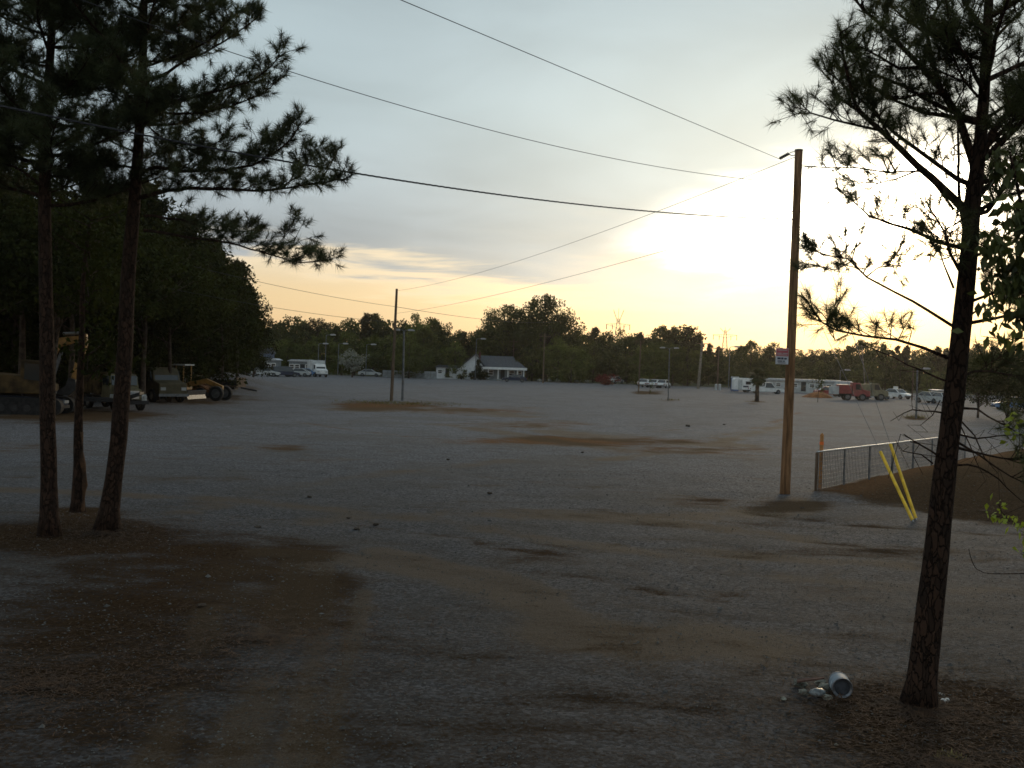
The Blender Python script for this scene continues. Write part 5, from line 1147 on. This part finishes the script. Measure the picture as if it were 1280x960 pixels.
def truck_box(label, g, rz, boxm, cabm, L=7.2, H=2.9, group='trucks and trailers', name='box_truck', cat='truck', rearm=None):
    root = thing(name, label, cat, g, rz, group); hw = 1.15
    x0, x1 = -L/2, L/2-2.3
    MB().box(x0, x1, -hw, hw, .85, H).obj('cargo_box', boxm, root, bevel=.03)
    if rearm: MB().box(x0-.9, x0-.004, -hw+.05, hw-.05, .75, H-.25).obj('rear_box', rearm, root)
    MB().box(x0, L/2-.6, -.45, .45, .55, .845).obj('chassis', DARK, root)
    MB().prism([(x1+.1, .55), (L/2, .55), (L/2, 1.25), (L/2-.9, 1.45), (L/2-1.25, 2.25), (x1+.1, 2.3)], -1., 1., [0, 0, .04, .04, .12, .12]).obj('cab', cabm, root, bevel=.05)
    MB().prism([(L/2-.93, 1.47), (L/2-.90, 1.47), (L/2-1.22, 2.16), (L/2-1.26, 2.16)], -.82, .82).obj('windscreen', GLASS, root)
    for s in (-1, 1):
        MB().prism([(x1+.5, 1.4), (L/2-1.05, 1.4), (L/2-1.3, 2.1), (x1+.5, 2.1)], s*1.0-.012, s*1.0+.012, None).obj('side_window', GLASS, root)
        MB().box(L/2-.02, L/2+.05, s*.72-.17, s*.72+.17, .82, 1.02).obj('headlight', LAMPM, root)
    MB().box(L/2+.0, L/2+.15, -1.05, 1.05, .42, .60).obj('bumper', STEEL_D, root)
    wheels4(root, (L/2-.95, x0+1.1), .95, .45, .28); return root
g = G(1066, 500.5); truck_box('red box truck with a grey rear end before the long white trailer', g, -.12, RED, RED, 3.9, 2.0, rearm=WHITE_D)
truck_box('white truck with yellowish hood glinting just right of the red truck', G(1086, 500), -.12, CREAM, CREAM, 4.6, 2.1)
truck_box('white truck cab standing right of the two mobile homes', G(397, 471), -1.1, WHITE_D, WHITE, 5.6, 2.9)
def camper():
    g = G(934, 490.5); root = thing('camper_trailer', 'white camper trailer with a dark stripe left of the palm', 'camper', g, 0.0, 'trucks and trailers'); L = 4.6
    MB().prism([(-L/2, .4), (L/2-.2, .4), (L/2, .8), (L/2-.1, 1.8), (L/2-.5, 2.25), (-L/2+.2, 2.25), (-L/2, 2.0)], -1.05, 1.05).obj('body', WHITE, root, bevel=.06)
    MB().box(-.9, L/2-.12, -1.07, -1.053, .80, 1.05).obj('stripe', NAVY, root)
    for a, b in ((-.5, .3), (.7, 1.6)): w_ = MB().box(a, b, -1.075, -1.053, 1.25, 1.75).obj('window', STEEL_D, root); MB().box(a+.05, b-.05, -1.085, -1.077, 1.3, 1.7).obj('pane', GLASS, w_)
    d = MB().box(-1.7, -1.05, -1.075, -1.053, .5, 2.0).obj('door', WHITE_D, root); MB().box(-1.15, -1.10, -1.10, -1.077, 1.2, 1.3).obj('handle', DARK, d)
    for s in (-1, 1): wheel(root, -.2, s*.9, .33)
    MB().bar((L/2-.2, 0, .42), (L/2+.9, 0, .42), .1).obj('hitch', DARK, root)
camper()
g = G(1021, 497); hp = MB(); n = 15; m_ = 9; vs = []
for i in range(n):
    for j in range(m_):
        u, v = i/(n-1), j/(m_-1); e_ = math.sin(math.pi*u)**.6*math.sin(math.pi*v)**.6; vs.append(((u-.5)*3.9, (v-.5)*3., e_*(.55+.45*u)*(1+.12*random.uniform(-1, 1))-.03))
hp.add(vs, [(i*m_+j, (i+1)*m_+j, (i+1)*m_+j+1, i*m_+j+1) for i in range(n-1) for j in range(m_-1)]); o = hp.obj('covered_heap', ORANGE); o.location = g; tag(o, 'low orange heap left of the red truck, behind the thin sapling', 'heap')
for i in range(10):
    px = 674+7.6*i+random.uniform(-2, 2); g = G(px, 476.6+.02*(px-674)+random.uniform(-.5, .8)); o = MB().rock((0, 0, .30), random.uniform(.38, .55), 80+i, 5, 8, .8).obj('boulder', ROCK); o.location = g; o.scale = (1.25, 1, 1)
    tag(o, ('leftmost pale boulder of the row right of the house' if i == 0 else 'rightmost pale boulder of the row right of the house' if i == 9 else 'pale boulder within the row right of the house'), 'boulder', 'pale boulders along the far lot edge')
def small_sign(px, py, top, label, w_=.5, h_=.6):
    g = G(px, py); H = at(px, top, g.y).z-g.z; root = thing('small_sign', label, 'sign', g, 0, 'small white signs'); MB().box(-.04, .04, -.02, .06, -.2, H).obj('post', STEEL_D, root); MB().box(-w_/2, w_/2, -.05, -.023, H-h_, H).obj('panel', WHITE, root)
small_sign(1119, 498, 483, 'small white sign above the lone white car', .7, .8); small_sign(1160, 503, 490, 'small white sign left of the white box shed', .7, 1.)
# ------------------------------------------------------------------ transmission towers behind the wood
def pylon(px, top, Y, label, arm_row, s=1.):
    b = at(px, 460, Y); b.z = 0; H = at(px, top, Y).z; za = at(px, arm_row, Y).z; root = thing('transmission_tower', label, 'pylon', b, 0, 'lattice towers beyond the treeline')
    t = .15*s; mb = MB(); n = 12; W0, W1 = H*.10, H*.018
    cor = lambda f: [(sx*(W0+(W1-W0)*f), sy*(W0+(W1-W0)*f)*.6, za*1.12*f) for sx, sy in ((-1, -1), (1, -1), (1, 1), (-1, 1))]
    for i in range(n):
        f0, f1 = 1-(1-i/n), (i+1)/n; a, b2 = cor(f0), cor(f1)
        for k in range(4): mb.bar(a[k], b2[k], t); mb.bar(a[k], b2[(k+1) % 4], t*.6); mb.bar(b2[k], b2[(k+1) % 4], t*.6)
    mb.obj('lattice', STEEL_D, root)
    aw = 15*Y/F; a2 = MB(); zt = za*1.12
    for s2 in (-1, 1):
        a2.bar((0, 0, za+.6), (s2*aw, 0, za+.2), t); a2.bar((0, 0, za-1.6), (s2*aw, 0, za+.1), t*.8)
        for q in (.3, .6): a2.bar((s2*aw*q, 0, za+.5), (s2*aw*q, 0, za-1.4*(1-q)), t*.6)
    a2.obj('crossarm', STEEL_D, root)
    hn = MB()
    for s2 in (-1, 1): hn.bar((0, 0, zt-2.), (s2*6.5*Y/F, 0, H), t); hn.bar((s2*2*Y/F, 0, zt-1.), (s2*6.5*Y/F, 0, H-.5), t*.6)
    hn.bar((0, 0, zt-2.), (0, 0, H+.5), t); hn.obj('peak_horns', STEEL_D, root)
    for s2 in (-1, -.5, .5, 1): MB().tube([(s2*aw*.97, 0, za+.1), (s2*aw*.97, 0, za-2.2*Y/500)], .18, 5).obj('insulator', DARK, root)
pylon(771, 387, 520, 'nearer lattice transmission tower above the middle of the treeline', 406)
pylon(905, 410, 700, 'farther small lattice tower right of the tall broad-topped pine', 419, 1.1)
# ------------------------------------------------------------------ machines along the left wood
LG = 'machines parked along the dark wood'
def track(root, x0, x1, y, r=.42, w_=.5):
    prof = [(x0+r*math.cos(a), r+r*math.sin(a)) for a in np.linspace(math.pi/2, math.pi*1.5, 9)]+[(x1+r*math.cos(a), r+r*math.sin(a)) for a in np.linspace(-math.pi/2, math.pi/2, 9)]
    t = MB().prism(prof[::-1], y-w_/2, y+w_/2).obj('track', BLACK, root)
    for x in np.linspace(x0, x1, 6): MB().tube([(x, y-w_/2-.02, r*.8), (x, y+w_/2+.02, r*.8)], r*.42, 10).obj('roller', DARK, t)
YEL_SHADE = mat('shaded_machine_yellow', (.060, .038, .014), .8, 0, .3, 2)  # darker copy of the machine yellow, shade under the trees painted in
def excavator():
    g = G(36, 517); root = thing('excavator', 'yellow tracked excavator with its boom folded over, behind the leftmost pine', 'excavator', g, .12, LG); root.scale = (1.0,)*3
    for s in (-1, 1): track(root, -1.5, 1.5, s*1.05)
    MB().tube([(0, 0, .8), (0, 0, 1.02)], .6, 16).obj('turntable', DARK, root)
    MB().prism([(-1.9, 1.03), (1.1, 1.03), (1.1, 1.5), (-.2, 1.9), (-1.7, 2.0), (-1.95, 1.7)], -1.15, 1.15).obj('engine_house', YEL_SHADE, root, bevel=.06)
    MB().prism([(-1.95, 1.05), (-1.91, 1.05), (-1.96, 1.7), (-2.2, 1.6), (-2.2, 1.15)], -1.1, 1.1).obj('counterweight', DARK, root)
    cb = MB().prism([(-.1, 1.5), (1.25, 1.1), (1.3, 1.9), (1.0, 2.65), (-.1, 2.7)], -1.14, -.25).obj('cab', YEL_SHADE, root, bevel=.04)
    for a in (((.1, 1.75), (1.1, 1.65), (.95, 2.5), (.1, 2.52)),): MB().prism(list(a), -1.17, -1.145).obj('window', GLASS, cb)
    MB().prism([(1.29, 1.4), (1.32, 1.4), (1.33, 1.9), (1.08, 2.5), (1.05, 2.5), (1.3, 1.9)], -1.05, -.35).obj('windscreen', GLASS, cb)
    # boom, stick, bucket (in the xz plane)
    MB().prism([(.5, 1.4), (.9, 1.3), (1.0, 2.6), (1.35, 3.35), (2.55, 3.75), (2.5, 4.0), (1.1, 3.8), (.6, 2.9)], .02, .38).obj('boom', YEL, root, bevel=.03)
    MB().prism([(2.25, 3.95), (2.65, 4.08), (2.70, 3.6), (2.2, 1.75), (1.95, 1.8), (2.32, 3.5)], .05, .35).obj('stick', YEL, root, bevel=.03)
    MB().tube([(1.5, .2, 4.05), (2.45, .2, 4.12)], .08, 8).obj('stick_cylinder', STEEL, root); MB().tube([(1.0, .2, 1.6), (1.45, .2, 3.2)], .09, 8).obj('boom_cylinder', STEEL_D, root)
    MB().prism([(1.9, 1.85), (2.25, 1.75), (2.3, 1.3), (1.95, .95), (1.35, 1.0), (1.4, 1.2), (1.75, 1.45)], -.2, .6).obj('bucket', DARK, root, bevel=.03)
    for y in (-.15, .08, .32, .55): MB().bar((1.38, y, 1.08), (1.15, y, 1.12), .07).obj('tooth', STEEL, root)
excavator()
def dump_truck(label, px, py, rz, s=1., cabm=CREAM, bedm=YEL):
    g = G(px, py); root = thing('dump_truck', label, 'dump truck', g, rz, LG); root.scale = (s,)*3; hw = 1.2
    MB().box(-3.2, 2.9, -.45, .45, .7, .95).obj('chassis', DARK, root)
    MB().prism([(-3.4, 1.2), (.5, 1.1), (.5, 2.5), (1.2, 2.6), (1.2, 2.68), (.35, 2.65), (-3.5, 2.1)], -hw, hw).obj('dump_bed', bedm, root, bevel=.03)
    for x in (-2.8, -2., -1.2, -.4): MB().box(x-.06, x+.06, -hw-.06, -hw-.003, 1.2, 2.1+.1*(x+3)).obj('bed_rib', bedm, root)
    c = MB().prism([(.7, .75), (2.0, .75), (2.0, 1.75), (1.8, 2.55), (.75, 2.6)], -1.1, 1.1, [0, 0, 0, .1, .1]).obj('cab', cabm, root, bevel=.05)
    MB().prism([(2.0, .78), (3.15, .78), (3.15, 1.5), (2.02, 1.74)], -.75, .75).obj('hood', cabm, root, bevel=.05)
    MB().prism([(2.02, 1.78), (2.05, 1.78), (1.87, 2.45), (1.84, 2.45)], -.95, .95).obj('windscreen', GLASS, c)
    for sg_ in (-1, 1):
        MB().prism([(.95, 1.75), (1.85, 1.75), (1.7, 2.4), (.95, 2.4)], sg_*1.085-.012, sg_*1.085+.035).obj('side_window', GLASS, c)
        MB().prism([(2.1, .7), (3.1, .7), (3.0, 1.15), (2.2, 1.15)], sg_*.98-.2, sg_*.98+.2).obj('fender', WHITE_D, root, bevel=.05)
        MB().tube([(3.12, sg_*.98, .98), (3.2, sg_*.98, .98)], .13, 10).obj('headlight', LAMPM, root)
    MB().box(3.155, 3.19, -.5, .5, .85, 1.42).obj('grille', STEEL, root); MB().box(3.2, 3.38, -1.15, 1.15, .48, .74).obj('bumper', DARK, root)
    wheels4(root, (2.55, -1.4, -2.6), .95, .50, .3)
dump_truck('dump truck with pale cab and white headlamps half hidden by the leaning pine', 138, 511, -.75, .78, mat('shaded_cab_cream', (.10, .085, .045), .7, 0, .2, 2), YEL_SHADE)  # cab cream darkened to carry the shade of the wood
truck_box('white-fronted truck between the dump truck and the grader', G(200, 502.), -.8, YEL_SHADE, mat('shaded_truck_cream', (.075, .062, .034), .7, 0, .15, 2), 3.7, 1.9, LG, 'utility_truck')  # cab colour lowered for tree shade, painted into the cream
def grader():
    g = G(226, 499); root = thing('road_grader', 'yellow road grader with an open canopy right of the white-fronted truck', 'grader', g, -.15, LG); root.scale = (.88,)*3
    MB().prism([(-3., .8), (-.9, .8), (-.9, 1.9), (-2.9, 1.8)], -.8, .8).obj('engine_cover', YEL, root, bevel=.05)
    MB().box(-.9+.003, .6, -.75, .75, .8, 1.3).obj('platform', YEL, root)
    for x in (-.8, .5):
        for y in (-.7, .7): MB().bar((x, y, 1.3), (x, y, 2.75), .08).obj('canopy_post', YEL, root)
    MB().box(-1., .7, -.85, .85, 2.753, 2.85).obj('canopy', WHITE_D, root)
    MB().prism([(.6, 1.0), (.6, 1.4), (2.2, 1.75), (3.6, 1.2), (3.6, .85), (2.2, 1.35)][::-1], -.15, .15).obj('frame_arch', YEL, root, bevel=.03)
    MB().prism([(1.3, .1), (1.42, .08), (1.3, .4), (1.42, .75), (1.34, .78), (1.2, .4)], -1.7, 1.7).obj('blade', STEEL_D, root)
    MB().box(-.2, .3, -.25, .25, 1.303, 1.8).obj('seat', DARK, root)
    MB().tube([(.55, 0, 1.3), (.5, 0, 1.95)], .05, 6).obj('steering_column', DARK, root)
    wheels4(root, (-2.6, -1.4), .95, .62, .38); wheels4(root, (3.4,), .85, .6, .34)
grader()
def tractor():
    g = G(246, 497); root = thing('front_loader', 'rusty front loader bucket machine right of the grader', 'loader', g, -.2, LG); root.scale = (.62,)*3
    RU = mat('rusty_metal', (.16, .07, .03), .9, .1, .3, 4)
    MB().prism([(-2, .7), (1.2, .7), (1.2, 1.4), (.3, 1.6), (-2., 1.6)], -.7, .7).obj('body', RU, root, bevel=.05)
    for s in (-1, 1): MB().prism([(.2, 1.5), (.6, 1.7), (2.4, .8), (2.3, .5)], s*.8-.09, s*.8+.09).obj('lift_arm', RU, root)
    MB().prism([(2.3, .15), (3.2, .1), (3.25, .2), (2.6, .4), (2.55, 1.1), (2.35, 1.2)], -1.2, 1.2).obj('bucket', RU, root)
    for y in (-.6, .6):
        for x in (-1., .1): MB().bar((x, y, 1.6), (x, y, 2.6), .09).obj('canopy_post', DARK, root)
    MB().box(-1.2, .3, -.75, .75, 2.603, 2.7).obj('canopy', DARK, root); wheels4(root, (1., -1.3), .95, .62, .4)
tractor()
def flatbed():
    g = G(266, 494.5); root = thing('flatbed_trailer', 'low dark flatbed trailer beside the gravel heap', 'trailer', g, -.1, LG); L = 4.6
    MB().box(-L/2, L/2, -1.1, 1.1, .75, .9).obj('deck', POLE_D, root)
    for s in (-1, 1): MB().box(-L/2, L/2, s*1.1-.04-(.06 if s > 0 else -.06), s*1.1+.04-(.06 if s > 0 else -.06), .903, 1.25).obj('side_board', DARK, root)
    MB().box(L/2-.08, L/2, -1., 1., .905, 1.5).obj('end_board', POLE_D, root); MB().bar((L/2, 0, .7), (L/2+1.3, 0, .5), .12).obj('hitch', DARK, root); MB().box(-1.9, 1.9, -.4, .4, .55, .745).obj('chassis', DARK, root)
    wheels4(root, (-.5, .4), .9, .36)
flatbed()
dp = car('dark blue pickup with a glinting front at the left picture edge', G(14, 516), -.15, NAVY, 5.2, LG, 'pickup', name='pickup_truck', cat='pickup')
g = G(96, 513); root = thing('equipment_trailer', 'low dark equipment trailer between the excavator and the dump truck', 'trailer', g, .1, LG)
MB().box(-2.6, 2.3, -1.1, 1.1, .55, .72).obj('deck', DARK, root); MB().prism([(2.3, .5), (3.4, .95), (3.4, 1.1), (2.3, .73)], -.5, .5).obj('gooseneck', DARK, root); wheels4(root, (-1.6, -.7), .9, .34)
for s in (-1, 1): MB().prism([(-3.3, .05), (-2.6, .6), (-2.6, .74), (-3.35, .12)], s*.7-.25, s*.7+.25).obj('ramp', STEEL_D, root)
# ------------------------------------------------------------------ haze
def haze():
    o = MB().box(-260, 330, -40, 720, -1.6, 42).obj('haze', None)
    tag(o, 'thin evening haze over the lot', kind='stuff')
    m = bpy.data.materials.new('haze'); m.use_nodes = True; t = NT(m.node_tree); t.n.clear(); v = t.new('ShaderNodeVolumePrincipled')
    v.inputs['Density'].default_value = .00010; v.inputs['Anisotropy'].default_value = .75; v.inputs['Color'].default_value = (.9, .88, .85, 1)
    q = t.new('ShaderNodeOutputMaterial'); t.l.new(v.outputs[0], q.inputs['Volume']); o.data.materials.clear(); o.data.materials.append(m)
haze()
